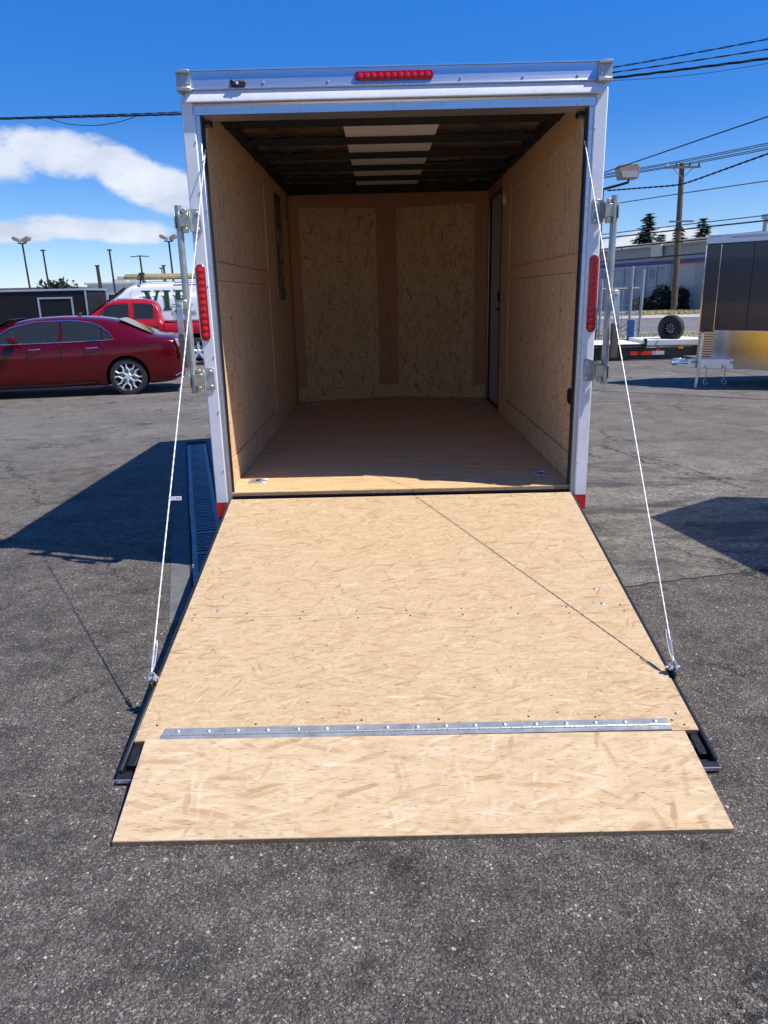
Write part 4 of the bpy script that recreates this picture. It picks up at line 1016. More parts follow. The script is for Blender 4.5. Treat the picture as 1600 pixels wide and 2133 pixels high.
def text(s_, size, name, m_, parent, x, z, y, shear=0.0, wid=1.0, rot=(PI/2, 0, 0), ext=.002):
    cu = bpy.data.curves.new('t', 'FONT'); cu.body = s_; cu.size = size; cu.extrude = ext; cu.shear = shear
    ob = bpy.data.objects.new('t', cu); COL.objects.link(ob)
    me = bpy.data.meshes.new_from_object(ob.evaluated_get(bpy.context.evaluated_depsgraph_get())); bpy.data.objects.remove(ob)
    me.materials.clear(); me.materials.append(M[m_] if isinstance(m_, str) else m_)
    o = bpy.data.objects.new(name, me); COL.objects.link(o); o.parent = parent; o.location = (x, y, z); o.rotation_euler = rot; o.scale = (wid, 1, 1); return o
text('COOLING', .17, 'lettering', 'dark_trim', vn, -1.32, 1.39, FY-.006, 0, 1.0)
text('Company', .14, 'lettering', simple('logo_teal', (.10, .32, .34), .5), vn, -1.28, 1.25, FY-.006, .35, 1.05)
tr = flat([[(-.13, 1.30), (.66, 1.30), (.44, 1.62), (.54, 1.60), (.36, 1.88), (.44, 1.86), (.265, 2.16), (.09, 1.86), (.17, 1.88), (-.01, 1.60), (.09, 1.62)]], 'tree_emblem', 'green', vn, FY, .006)
flat([[(.10, 1.60), (.26, 1.68), (.43, 1.60), (.26, 1.62)], [(.05, 1.47), (.26, 1.58), (.48, 1.47), (.26, 1.51)], [(.16, 1.86), (.265, 1.92), (.37, 1.86), (.265, 1.88)]], 'emblem_branches', 'green_dark', vn, FY-.007)
flat([[(.22, 1.40), (.31, 1.40), (.31, 1.47), (.265, 1.51), (.22, 1.47)]], 'emblem_house', simple('emblem_gold', (.55, .42, .15), .5), vn, FY-.007)
for k, (mm, dz_) in enumerate((('white', .0), ('blue_stripe', .035), ('white', .07), ('dark_trim', .10))):
    pts = [(-.2+1.0*t/10, 1.30-dz_+.16*math.sin(PI*min(1, t/10*1.1))) for t in range(11)]
    flat([pts+[(a, c-.034) for a, c in pts[::-1]]], 'emblem_arc', mm, vn, FY-.008-k*.001)
# roof rack
g = MB()
for x in (-2.2, -.8, .6): g.box(x-.02, x+.02, -.88, .88, 2.47, 2.51); g.box(x-.02, x+.02, -.90, -.86, 2.34, 2.50); g.box(x-.02, x+.02, .86, .90, 2.34, 2.50)
g.box(-2.3, .8, -.86, -.82, 2.49, 2.52)
g.build('roof_rack', 'dark_trim', vn)
# ladder lying on the rack: a thing of its own
ld = thing('ladder', 'long tan extension ladder lying on the roof rack of the white van', 'ladder', (-5.75, VY+.82, gz(VY)+2.525), math.radians(12.0))
for s in (0, .42):
    g = MB(); g.box(-2.95, .9, s-.02, s+.015, 0, .09); g.build('rail', 'ladder', ld, bevel=.004)
    g = MB(); g.box(-2.7, 1.0, s-.05, s-.025, .07, .16); g.build('rail', 'ladder', ld, bevel=.004)
rg = None
for k in range(12):
    if rg is None: rg = MB().cyl((0, 0, .045), (0, .42, .045), .018, n=8).build('rung', 'alu', ld, loc=(-2.8, 0, 0))
    else: inst(rg, 'rung', ld, (-2.8+k*.31, 0, 0))
g = MB(); g.box(-2.22, -2.12, -.10, -.02, -.02, .20); g.box(-2.26, -2.08, -.09, -.03, .13, .20); g.build('clamp', 'black_steel', ld)

# --- black box trailer and open rail trailer on the far left
bt = thing('box_trailer', 'black enclosed trailer with silver edge trim behind the red saloon', 'trailer', (-12.4, 22.6, gz(22)), 0)
MB().box(-3.2, 1.95, 0, 2.1, .35, 2.26).build('body', 'black_panel', bt, bevel=.03)
MB().box(-3.24, 1.99, -.03, 2.13, 2.265, 2.33).build('roof_rail', 'alu_rail', bt)
MB().box(1.955, 1.985, -.02, .06, .35, 2.26).build('corner_trim', 'alu_rail', bt)
g = MB(); g.box(.28, .34, -.02, 0, .5, 2.05); g.box(1.45, 1.51, -.02, 0, .5, 2.05); g.box(.34, 1.45, -.02, 0, 2.0, 2.05); g.build('door_frame', 'alu_rail', bt)
g = MB(); g.box(-3.2, 1.95, -.012, 0, .36, .62); g.build('rock_guard', 'alu', bt)
for x in (-1.2, -.4): wheel_part(x, 0.0, .33, .2, bt, 1); 
rt3 = thing('rail_trailer', 'dark open trailer with tall mesh rails between the black trailer and white van', 'trailer', (-9.95, 24.4, gz(24.4)), 0)
g = MB(); g.box(-.3, 2.6, -.03, .03, 2.05, 2.14); g.box(-.3, 2.6, -.03, .03, 1.62, 1.67); g.box(-.3, 2.6, -.03, .03, .6, .72)
g.build('side_rail', 'black_steel', rt3)
for x in (-.27, .45, 1.15, 1.85, 2.57): MB().box(x-.035, x+.035, -.035, .035, .5, 2.05).build('post', 'black_steel', rt3)
MB().box(-.3, 2.6, .05, 1.9, .5, 1.55).build('load_bed', 'black_matte', rt3)
for x in (.9, 1.7): wheel_part(x, .0, .33, .2, rt3, 1)

# --- black enclosed trailer on the right, nose towards the left
rt = thing('nose_trailer', 'black enclosed trailer with silver checker plate front at the right edge', 'trailer', (7.0, 9.0, gz(9.4)), 0)
mv, nv, pv = mat('polished_plate')
o_ = nv.n('ShaderNodeTexCoord').outputs['Object']
x_, y_, z_ = nv.sep(o_)
s_ = nv.math('ADD', x_, nv.math('MULTIPLY', y_, -1.0))
k1 = nv.math('SINE', nv.math('MULTIPLY', nv.math('ADD', s_, z_), 95.0)); k2 = nv.math('SINE', nv.math('MULTIPLY', nv.math('SUBTRACT', s_, z_), 95.0))
pv.inputs['Metallic'].default_value = 1; nv.put(pv.inputs['Roughness'], .11); nv.put(pv.inputs['Base Color'], (.74, .75, .77))
nv.put(pv.inputs['Normal'], nv.bump(nv.math('MAXIMUM', k1, k2), .14, .003))
M['plate'] = mv
# plan outline: tip (flat), V face to the camera side, long sides
OUT = [(-1.36, .42), (-1.16, .26), (-.05, -.98), (4.2, -.98), (4.2, 1.12), (-.05, 1.12), (-1.16, .62)]
def band(outl, z0, z1, grow=0.0):
    cx_, cy_ = 1.5, .07
    p = [((x-cx_)*(1+grow/2.5)+cx_, (y-cy_)*(1+grow)+cy_) for x, y in outl]
    return MB().prism(p, 'Z', z0, z1)
band(OUT, .32, 2.43).build('body', 'trailer_black', rt, bevel=.01)
band(OUT, 2.432, 2.55, .015).build('roof_rail', 'alu_rail', rt, bevel=.008)
band(OUT, 2.55, 2.58, -.02).build('roof', 'white', rt)
def facep(i, z0, z1, name, m_, a=0.0, c=1.0, off=.01):
    A = Vector((*OUT[i], 0)); B = Vector((*OUT[(i+1) % len(OUT)], 0)); u = B-A; nn = Vector((u.y, -u.x, 0)).normalized()
    P = [A+u*a+nn*.001, A+u*c+nn*.001]; Q = [P[0]+nn*off, P[1]+nn*off]
    g = MB(); g.add([(*P[0].xy, z0), (*P[1].xy, z0), (*Q[1].xy, z0), (*Q[0].xy, z0), (*P[0].xy, z1), (*P[1].xy, z1), (*Q[1].xy, z1), (*Q[0].xy, z1)],
                    [(0, 1, 2, 3), (4, 5, 6, 7), (0, 1, 5, 4), (1, 2, 6, 5), (2, 3, 7, 6), (3, 0, 4, 7)])
    return g.build(name, m_, rt)
facep(1, .33, .96, 'rock_guard', 'plate', 0.0, 1.0); facep(2, .33, .96, 'rock_guard', 'plate', 0, 1.0)
facep(0, .97, 2.42, 'nose_panel', 'trailer_black', 0, 1, .006)
for k in range(14): facep(0, .34+k*.044, .34+k*.044+.028, 'nose_slat', 'alu', 0, 1, .022)
facep(0, .97, 2.42, 'corner_trim', 'alu_bright', -.04, .05, .018); facep(0, .97, 2.42, 'corner_trim', 'alu_bright', .96, 1.0, .014)
for a in (.33, .66): facep(1, .98, 2.42, 'panel_joint', 'black_matte', a, a+.006, .003)
MB().tube([(-1.10, .10, 2.52), (-.02, -1.02, 2.52), (1.5, -1.02, 2.52)], .012, 5).build('gutter', 'alu_bright', rt)
facep(1, .955, .975, 'trim_strip', 'alu_bright', 0, 1, .016); facep(2, .955, .975, 'trim_strip', 'alu_bright', 0, 1, .016)
# tongue
g = MB(); g.prism([(-1.90, .395), (-1.55, .34), (-.55, .30), (-.55, .47), (-1.40, .50), (-1.62, .50), (-1.90, .475)], 'Y', -.05, .03)
tg = g.build('tongue', 'alu', rt, bevel=.004)
g = MB(); g.prism([(-.3, .30), (1.0, .16), (4.0, .16), (4.0, .32), (-.3, .32)], 'Y', -.99, -.93); g.build('frame_rail', 'alu', rt)
MB().prism([(-1.74, 1.0), (-1.2, 1.3), (1.0, 1.9), (1.0, 2.0), (-1.2, 1.4), (-1.74, 1.1)], 'Z', 0, .1)
text('140', .07, 'lettering', 'stripe_blue', tg, -1.66, .425, -.054)
for x0 in (-.95, -.72): g = MB(); g.box(x0, x0+.14, -.055, -.051, .40, .45); g.build('warning_label', 'garage', tg)
g = MB(); g.cyl((-1.98, -.01, .44), (-1.70, -.01, .45), .045, .055, 12); g.box(-1.95, -1.75, -.05, .03, .47, .52); g.build('coupler', 'alu', rt, bevel=.004)
g = MB(); g.cyl((-1.545, -.10, -.02), (-1.50, -.10, .95), .028, n=12); jk = g.build('jack', 'alu', rt, smooth=True)
g = MB(); g.box(-1.62, -1.47, -.18, -.02, -.03, -.012); g.build('jack_foot', 'galv', jk)
g = MB(); g.tube([(-1.50, -.1, .94), (-1.50, -.1, 1.0), (-1.44, -.1, 1.0), (-1.44, -.1, 1.08)], .012, 6); g.build('crank', 'black_steel', jk)
for x in (-1.38, -1.05):
    g = MB()
    for k in range(5): g.tube([(x+.014*math.cos(a)*(1 if k % 2 else .2), -.10+.014*math.cos(a)*(.2 if k % 2 else 1), .36-k*.040+.024*math.sin(a)) for a in [2*PI*q/8 for q in range(8)]], .006, 4, True)
    g.tube([(x, -.10, .155), (x-.035, -.10, .12), (x-.035, -.10, .075), (x, -.10, .05), (x+.035, -.10, .075), (x+.02, -.10, .12)], .011, 6); g.build('safety_chain', 'zinc_screw', rt)
for x in (2.0, 2.85): wheel_part(x, -1.08, .34, .2, rt, 1); wheel_part(x, 1.2, .34, .2, rt, 1)

# --- flat deck equipment trailer
ft = thing('flatbed_trailer', 'low black flatbed trailer with pale deck boards beyond the galvanised lock bar', 'flatbed trailer', (5.6, 15.2, gz(15.2)), 0)
ft.scale = (1, 1, 1)
g = MB(); g.box(-1.2, 2.75, 0, .10, .10, .34); g.box(-1.2, 2.75, 1.9, 2.0, .10, .34)
g.build('frame_beam', 'black_steel', ft, bevel=.008)
g = MB(); g.box(-1.2, 1.1, -.02, .02, .36, .42); g.box(1.05, 1.12, -.06, .05, .34, .55); g.box(.25, .33, -.05, .02, .20, .42); g.box(-.1, -.03, -.05, .02, .20, .42); g.build('rub_rail', 'black_steel', ft)
for k in range(5):
    MB().box(-.9, 1.08 if k else 1.05, .10+k*.36, .44+k*.36, .345, .415).build('deck_board', 'deck_white', ft, bevel=.004)
g = MB(); g.prism([(1.15, .36), (2.75, .36), (2.95, .47), (2.55, .50), (1.15, .50)], 'Y', .2, 1.5); g.build('deck_ramp', 'deck_white', ft, bevel=.006)
MB().box(.72, 1.28, -.012, -.002, .14, .235).build('red_reflector', 'reflect_red', ft)
MB().box(1.285, 1.60, -.012, -.002, .14, .235).build('white_reflector', 'frame_light', ft)
MB().box(1.95, 2.08, -.012, -.002, .28, .34).build('amber_marker', 'amber', ft)
g = MB(); g.cyl((1.42, -.008, .26), (1.42, 0, .26), .045, n=14); g.build('round_decal', 'reflect_red', ft)
g = MB(); g.box(1.15, 2.75, .02, .1, .26, .36); g.box(2.5, 2.8, -.1, .1, .10, .62); g.build('dovetail', 'black_steel', ft)
g = MB(); rj = random.Random(2)
for k in range(9): g.box(-1.45+rj.uniform(0, .3), -1.15+rj.uniform(0, .2), -.15, .1, .15+k*.05, .2+k*.05)
g.cyl((-1.30, -.1, .05), (-1.30, -.1, .66), .035); g.build('coupler_jack', 'black_matte', ft)
for x in (-2.6, -1.9): wheel_part(x, .6, .36, .22, ft, 1)
g = MB(); g.box(-3.2, -1.2, 0, .10, .10, .34); g.build('frame_beam', 'black_steel', ft)
tw = thing('spare_wheel', 'spare wheel with black rim standing upright on the flatbed deck', 'tyre', (7.55, 15.8, gz(15.2)+.42), math.radians(-52))
g = MB(); g.lathe([(.165, -.10), (.24, -.12), (.31, -.105), (.345, -.07), (.345, .07), (.31, .105), (.24, .12), (.165, .10)], (0, 0, .345), 'Y', 40); g.build('tyre', 'rubber', tw, smooth=True)
g = MB(); g.lathe([(.0, -.03), (.08, -.035), (.13, -.02), (.150, -.075), (.178, -.11), (.175, .09), (.15, .0), (0, .01)], (0, 0, .345), 'Y', 30); rm = g.build('rim', 'black_steel', tw, smooth=True)
for k in range(8):
    a = 2*PI*k/8; g = MB(); g.cyl((.105*math.cos(a), -.045, .345+.105*math.sin(a)), (.105*math.cos(a), -.03, .345+.105*math.sin(a)), .013, n=8); g.build('lug_nut', 'zinc_screw', rm)

# --- white trailer parked out of the frame on the right (casts the shadow on the asphalt)
w2 = thing('white_trailer', 'second white enclosed trailer parked beyond the right edge', 'trailer', (0, 0, 0), 0)
O2 = [(3.47, .30), (4.20, .84), (5.45, .55), (5.35, -4.6), (3.95, -4.6), (3.42, -1.9)]
O2 = [(3.46, .31), (4.19, .82), (4.90, .70), (5.70, -.2), (5.55, -4.4), (4.45, -4.4), ]
MB().prism(O2, 'Z', .42, 2.56).build('body', 'white', w2, bevel=.02)
MB().prism([((x-4.5)*1.01+4.5, (y+2)*1.008-2) for x, y in O2], 'Z', 2.562, 2.60).build('roof_rail', 'alu_rail', w2)
for y in (-2.6, -1.8): wheel_part(4.2, y, .33, .2, w2, -1)
# --- yellow loader behind the main trailer (seen mirrored in the checker plate)
yl = thing('loader', 'yellow compact loader parked behind the white trailer', 'loader', (1.75, 7.0, gz(7)), .1); yl.scale = (1.15, 1.15, 1.15)
g = MB(); g.prism([(-.9, .18), (.9, .18), (.98, .95), (.6, 1.18), (-.95, 1.15)], 'Y', -.48, .48); g.build('chassis', 'yellow', yl, bevel=.03)
g = MB(); g.prism([(-.35, 1.05), (.5, 1.0), (.45, 1.95), (-.25, 1.95)], 'Y', -.42, .42); g.build('cab', 'glass', yl, bevel=.02)
MB().box(-.4, .55, -.5, .5, 1.96, 2.03).build('cab_roof', 'yellow', yl, bevel=.02)
for s in (-1, 1):
    g = MB(); g.tube([(.9, s*.6, 1.3), (0, s*.62, 1.35), (-1.2, s*.6, .45)], .07, 6); g.build('lift_arm', 'yellow', yl)
    for x in (-.55, .55): road_wheel(x, s*.62, .37, .26, yl, 's', s)
g = MB(); g.prism([(-1.2, .1), (-1.6, .1), (-1.65, .2), (-1.25, .6)], 'Y', -.85, .85); g.build('bucket', 'yellow', yl, bevel=.01)

# ------------------------------------------------------------ far buildings
# grey shop building across the road; a long wall running away to the left
SA = Vector((35.6, 83.0, 0)); SB = Vector((29.6, 101.8, 0)); gb = gz(83)
u = (SB-SA).normalized(); Lw = (SB-SA).length+6
shop = thing('shop_building', 'grey single-storey shop with blue stripe and large windows across the road', 'building', (SA.x, SA.y, gb), math.atan2(u.y, u.x))
# local: +x runs away to the left in view, local y > 0 is towards the viewer's left front
def sb(x0, x1, y0, y1, z0, z1): return MB().box(x0, x1, y0, y1, z0, z1)
sb(-9, Lw, -14, 0, -.3, 2.6-2.0).build('base_wall', 'stucco', shop)
H1 = 5.45
sb(-9, Lw, -14, .0, H1, H1+2.0).build('fascia', 'stucco', shop)
sb(-9, Lw, -13.5, -.6, .6, H1).build('inner_wall', simple('dark_interior', (.10, .115, .13), .9), shop)
sb(-9.1, Lw+.1, 0.0, .12, H1-.02, H1+.42).build('blue_stripe', 'stripe_blue', shop)
sb(-9.1, 3.5, .121, .15, H1-.06, H1+.12).build('red_stripe', 'stripe_red', shop)
sb(-9.3, Lw+.4, -14.3, .45, H1+2.0, H1+2.18).build('roof_edge', 'stucco', shop)
g = MB(); g.prism([(.45, H1+2.18), (-7, H1+3.2), (-14.4, H1+2.18)], 'X', -9.3, Lw+.4); g.build('roof', 'roof_brown', shop)
for x in (2.6, 14.0): sb(x, x+.35, -6, .3, H1+2.1, H1+2.5).build('parapet', 'stucco', shop)
# windows: a row with mullions
xw = 5.4; widths = [1.9, 2.0, 2.3, 2.2, 2.5, 2.6, 2.8, 2.8]
for i, w in enumerate(widths):
    if xw+w > Lw: break
    f = MB(); f.box(xw, xw+.16, -.25, .02, .6, H1-.02); f.box(xw+.16, xw+w-.003, -.25, .02, .6, .78); f.box(xw+.16, xw+w-.003, -.25, .02, H1-.2, H1-.02)
    f.box(xw+.16, xw+w-.003, -.2, 0, 2.95, 3.05)
    fr = f.build('window', 'frame_light', shop)
    sb(xw+.16, xw+w-.003, -.16, -.10, .78, 2.95).build('pane', 'glass_reflect', fr)
    sb(xw+.16, xw+w-.003, -.16, -.10, 3.05, H1-.2).build('pane', 'glass_reflect', fr)
    if i in (1, 4, 5, 6): sb(xw+.4, xw+w-.5, -.095, -.07, 3.9, 4.9).build('poster', simple('poster_%d' % i, [(.5, .5, .42), (.25, .28, .33), (.45, .42, .35), (.1, .1, .12)][i % 4], .6), fr)
    xw += w
# garage door bay to the right of the windows
sb(4.6, 5.39, -.3, .02, .6, H1-.021).build('pier', 'stucco', shop)
gd = sb(.5, 4.59, -.25, -.1, -.1, H1-.021).build('garage_door', 'garage', shop)
for k in range(6):
    g = MB(); g.box(.5, 4.59, -.1, -.085, .05+k*.88, .09+k*.88); g.build('door_joint', 'stucco', gd)
sb(-9, .49, -.3, .02, .6, H1-.021).build('pier', 'stucco', shop)
g = MB(); g.prism([(5.9, H1+.9), (7.6, H1+.7), (8.0, H1+1.4), (8.0, H1+2.4), (6.1, H1+2.35)], 'Y', .3, .55); g.build('sign_panel', 'sign_cream', shop, bevel=.03)
g = MB(); g.cyl((-6, -3, H1+2), (-6, -3, H1+4.0), .28, n=12); g.cyl((-6, -3, H1+4.0), (-6, -3, H1+4.4), .5, n=12); g.build('roof_vent', 'frame_light', shop)

# bushes in front of the shop
def leafy(center, rad, n, leaf, mname, seed, name, parent=None):
    r = random.Random(seed); g = MB()
    for _ in range(n):
        a, c = r.uniform(0, 2*PI), r.uniform(-1, 1); q = math.sqrt(1-c*c); k = r.uniform(.55, 1)**.5
        wob_ = 1+.22*math.sin(3*a+seed)+.15*math.sin(5*c+2*seed)
        p = Vector((center[0]+rad[0]*q*math.cos(a)*k*wob_, center[1]+rad[1]*q*math.sin(a)*k*wob_, center[2]+rad[2]*c*k*wob_))
        if p.z < .02: p.z = r.uniform(.02, .3)
        d1 = Vector((r.gauss(0, 1), r.gauss(0, 1), r.gauss(0, 1))).normalized()*leaf*r.uniform(.5, 1.3); d2 = Vector((r.gauss(0, 1), r.gauss(0, 1), r.gauss(0, 1))).normalized()*leaf*r.uniform(.4, .9)
        g.add([p-d1, p+d2*.6, p+d1, p-d2*.6], [(0, 1, 2, 3)])
    return g.build(name, mname, parent)
def bush(x, y, rx, rz_, n, label, seed):
    t = thing('bush', label, 'bush', (x, y, gz(y)), 0, 'bushes along the front of the shop')
    leafy((0, 0, rz_*.85), (rx, rx*.7, rz_), n, .30, 'bush', seed, 'crown', t)
    g = MB()
    for k in range(4): g.tube([(0, 0, -.1), (rx*.3*math.cos(k*1.6), rx*.3*math.sin(k*1.6), rz_*.8)], [.12, .04], 5)
    g.build('trunk', 'bark', t)
bush(32.1, 84.2, 1.35, 1.50, 1700, 'widest dark bush, directly behind the foot of the wooden utility pole', 1)
bush(34.2, 83.6, .80, 1.40, 1000, 'narrow dark bush between the utility pole and the cream garage door', 2)
bush(30.1, 84.8, 1.15, .95, 1200, 'low dark bush under the shop windows, left of the widest bush', 3)

# conifers beyond the shop
def conifer(px, py, h, rad, label, seed, dense=1.0):
    t = thing('conifer_tree', label, 'tree', (px, py, gz(py)), 0, 'conifers behind the shop')
    r = random.Random(seed); g = MB(); lay = int(h*2.4)
    for i in range(lay):
        f = i/(lay-1); z = h*(.12+.88*f); R_ = rad*(1-f)**.75*r.uniform(.72, 1.15)+.15
        nb = int((11+12*(1-f))*dense)
        for k in range(nb):
            a = r.uniform(0, 2*PI); Lb = R_*r.uniform(.55, 1.2); dr_ = r.uniform(.10, .40)
            ns = max(3, int(Lb/.30))
            for j in range(ns):
                tt = (j+r.random())/ns; q = Lb*tt
                p = Vector((q*math.cos(a), q*math.sin(a), z-dr_*q+.10*q*q/max(Lb, .3)*.5))
                for _ in range(3):
                    s_ = r.uniform(.30, .75)*(1.1-.45*tt)
                    v1 = Vector((math.cos(a)+r.gauss(0, .5), math.sin(a)+r.gauss(0, .5), -.25+r.gauss(0, .25)))*s_
                    v2 = Vector((-math.sin(a), math.cos(a), r.gauss(0, .3)))*s_*.42
                    g.add([p-v2, p+v1, p+v2], [(0, 1, 2)])
    g.build('crown', 'leaf', t)
    MB().tube([(0, 0, -.2), (.1, 0, h*.5), (0, 0, h*.99)], [h*.018, h*.011, .03], 7).build('trunk', 'bark', t)

conifer(43.9, 125, 14.7, 5.2, 'tallest conifer, standing behind the left part of the shop roof', 1, 1.2)
conifer(46.9, 127, 11.6, 3.0, 'small conifer just right of the tallest one', 2)
conifer(49.0, 125, 12.6, 3.8, 'conifer partly hidden by the wooden utility pole', 3)
conifer(50.9, 127, 10.9, 2.8, 'lowest conifer, between the utility pole and the isolated right one', 4)
conifer(50.9, 120, 13.4, 4.2, 'isolated pointed conifer nearest to the black trailer roof', 5, 1.1)

# wooden utility pole with two crossarms
up = thing('utility_pole', 'tall wooden utility pole with two crossarms in front of the shop', 'utility pole', (32.1, 80, gz(80)))
MB().tube([(0, 0, -.3), (-.2, 0, 7.5), (-.45, 0, 15.15)], [.36, .31, .25], 12).build('pole', 'pole_wood', up, smooth=True)
g = MB(); g.box(-2.35, 1.35, -.42, -.28, 14.62, 14.84); ca = g.build('crossarm', 'pole_grey', up)
g = MB(); g.tube([(-1.5, -.40, 14.65), (-.45, -.40, 13.7)], .04, 4); g.tube([(.6, -.40, 14.65), (-.40, -.40, 13.7)], .04, 4); g.build('brace', 'pole_grey', ca)
for x in (-2.1, -1.15, .25, 1.2): MB().lathe([(0, 0), (.05, 0), (.11, .08), (.10, .16), (.05, .26), (0, .28)], (x, -.35, 14.84), 'Z', 8).build('insulator', 'white_plastic' if x < -2 else 'pole_dark', ca)
g = MB(); g.box(-1.45, 1.15, -.42, -.30, 9.36, 9.52); g.build('crossarm', 'pole_grey', up)

# shoebox lamps on poles
def shoebox(g, x, y, z, s_, dirx, tilt=.25):
    P = [(-.5, 0), (.5, 0), (.62, .42), (.5, .62), (-.5, .62), (-.62, .42)]
    g.prism([(x+a*s_*dirx, z+c*s_+a*s_*tilt) for a, c in P], 'Y', y-.35*s_, y+.35*s_)
lp = thing('lamp_post', 'lamp post with one tan box lamp beside the trailer, right side', 'lamp post', (7.85, 24, gz(24)))
MB().tube([(0, 0, -.1), (-.03, 0, 5.36)], .055, 10).build('pole', 'pole_dark', lp, smooth=True)
MB().tube([(-.03, 0, 5.31), (.5, 0, 5.43), (.86, 0, 5.52), (.88, 0, 5.62)], .045, 8).build('arm', 'pole_dark', lp, smooth=True)
g = MB(); g.prism([(.52, 5.62), (1.13, 5.62), (1.16, 5.98), (1.08, 6.10), (.48, 6.07), (.42, 5.98)], 'Y', -.30, .22); hd = g.build('lamp_head', 'lamp_head', lp, bevel=.015)
g = MB(); g.prism([(.56, 5.645), (1.10, 5.645), (1.08, 5.86), (.50, 5.86)], 'Y', -.315, -.302); g.build('lamp_lens', 'lamp_glass', hd)
def yard_pole(x, y, h, kind, label, r_=.09):
    t = thing('lamp_post', label, 'lamp post', (x, y, gz(y)), 0, 'yard lamp posts on the left')
    MB().tube([(.15, 0, 0), (0, 0, h)], [r_*1.1, r_*.8], 8).build('pole', 'pole_dark', t, smooth=True)
    if kind == 'double':
        for s in (-1, 1):
            MB().tube([(0, 0, h-.05), (s*.35, 0, h+.02)], .06, 6).build('arm', 'pole_dark', t)
            g = MB(); g.prism([(s*.12, h+.05), (s*.62, h+.02+.2), (s*.70, h+.45), (s*.55, h+.52), (s*.10, h+.30)], 'Y', -.3, .3); g.build('lamp_head', 'lamp_head', t, bevel=.02)
    elif kind == 'tee':
        MB().tube([(-.55, 0, h-.05), (-.1, 0, h), (.1, 0, h), (.55, 0, h-.05)], [.03, .05, .05, .03], 6).build('arm', 'pole_dark', t)
        for s in (-1, 1): MB().box(s*.45, s*.75, -.1, .1, h-.08, h-.01).build('lamp_head', 'pole_grey', t)
    else:
        MB().box(-.16, .16, -.12, .12, h-.04, h+.06).build('lamp_head', 'pole_dark', t)
yard_pole(-17.4, 60, 7.0, 'double', 'yard lamp post with two tan box lamps above the white van')
yard_pole(-19.9, 60, 5.9, 'tee', 'thin yard lamp post with a T-shaped top left of the double box lamp')
yard_pole(-22.35, 60, 6.4, 'plain', 'tall leaning yard post with a tiny cap left of the van roof')
yard_pole(-23.5, 60, 5.2, 'plain', 'short thick dark post right beside the tall leaning one', .17)
yard_pole(-27.8, 60, 6.5, 'plain', 'slim yard post standing above the black box trailer')
yard_pole(-29.4, 60, 7.1, 'double', 'leftmost yard lamp post with two box lamps')
yard_pole(-19.35, 64, 5.1, 'plain', 'small distant post just right of the T-shaped lamp', .05)
yard_pole(-18.6, 62, 5.2, 'plain', 'short stubby post between the T-shaped and double box lamps', .11)

# white ribbed warehouse far left
wh = thing('warehouse', 'low white ribbed metal warehouse behind the parked van', 'building', (-28.5, 72, gz(72)))
MB().box(-.6, 16, 0, 12, -.2, 4.15).build('wall', 'metal_wall', wh)
MB().box(-.8, 16.2, -.2, 12.2, 4.152, 4.32).build('roof_edge', 'frame_light', wh)
g = MB()
for k in range(54): g.box(-.55+k*.305, -.47+k*.305, -.06, -.001, -.2, 4.14)
g.build('wall_rib', 'metal_wall', wh)['kind'] = 'stuff'
for x in (1.2, 3.0): MB().box(x, x+1.4, 2, 4, 4.33, 4.65).build('roof_unit', 'frame_light', wh)
w3 = thing('flat_building', 'long low dark building at the far left skyline', 'building', (-58, 75, gz(75)))
MB().box(0, 26, 0, 10, -.2, 3.9).build('wall', 'stucco', w3)
MB().box(-.3, 26.3, -.3, 10.3, 3.902, 4.1).build('roof_edge', 'roof_brown', w3)
leafy((0, 0, 2.9), (2.2, 1.5, 1.5), 900, .35, 'bush', 5, 'crown', thing('round_tree', 'small round green tree between the far left building and the warehouse', 'tree', (-31.5, 71, gz(71))))
lt_ = [o_ for o_ in bpy.data.objects if o_.name == 'round_tree'][0]
MB().tube([(0, 0, -.2), (.1, 0, 2.8)], [.16, .08], 6).build('trunk', 'bark', lt_)

# chain-link gate, posts and blue bollard on the right
fn = thing('chainlink_fence', 'galvanised chain-link fence and open gate beside the road', 'fence', (9.0, 25, gz(25)))
def post(x, y, h, r_=.045, lean=0.0): return MB().tube([(x, y, -.05), (x+lean, y, h)], r_, 8).build('post', 'galv', fn, smooth=True)
post(.82, 0, 2.62, .055, .03); post(.42, -.02, 2.75, .05, .0); post(-.72, 0, 2.3, .05); post(-3.4, 0, 2.3, .05); post(-6.2, 0, 2.3, .05)
for z in (.42, 1.05, 1.95):
    MB().cyl((-6.2, 0, z), (.80, 0, z), .022, n=8).build('rail', 'galv', fn)
MB().cyl((.42, 0, .25), (.80, 0, .25), .02, n=6).build('rail', 'galv', fn)
for x in (-.35, -.1, .12): MB().cyl((x, 0, .1), (x, 0, 1.95), .014, n=6).build('rail', 'galv', fn)
g = MB(); st_ = .075
k = -2.0
while k < 7.2:
    for sgn in (-1, 1):
        x0, z0 = (-6.2+k, .15); x1 = x0+1.85; z1 = 2.0
        if sgn < 0: z0, z1 = z1, z0
        a0 = max(x0, -6.2); a1 = min(x1, .78)
        if a1 > a0:
            f0 = (a0-x0)/1.85; f1 = (a1-x0)/1.85
            g.tube([(a0, .012*sgn, z0+(z1-z0)*f0), (a1, .012*sgn, z0+(z1-z0)*f1)], .0028, 3)
    k += st_
g.build('mesh', 'galv', fn)['kind'] = 'stuff'
bp = thing('blue_bollard', 'square blue steel bollard with a dark chain by the gate', 'bollard', (9.36, 24.6, gz(24.6)))
MB().box(-.11, .11, -.1, .1, -.05, .80).build('post', 'blue_post', bp, bevel=.01)
g = MB()
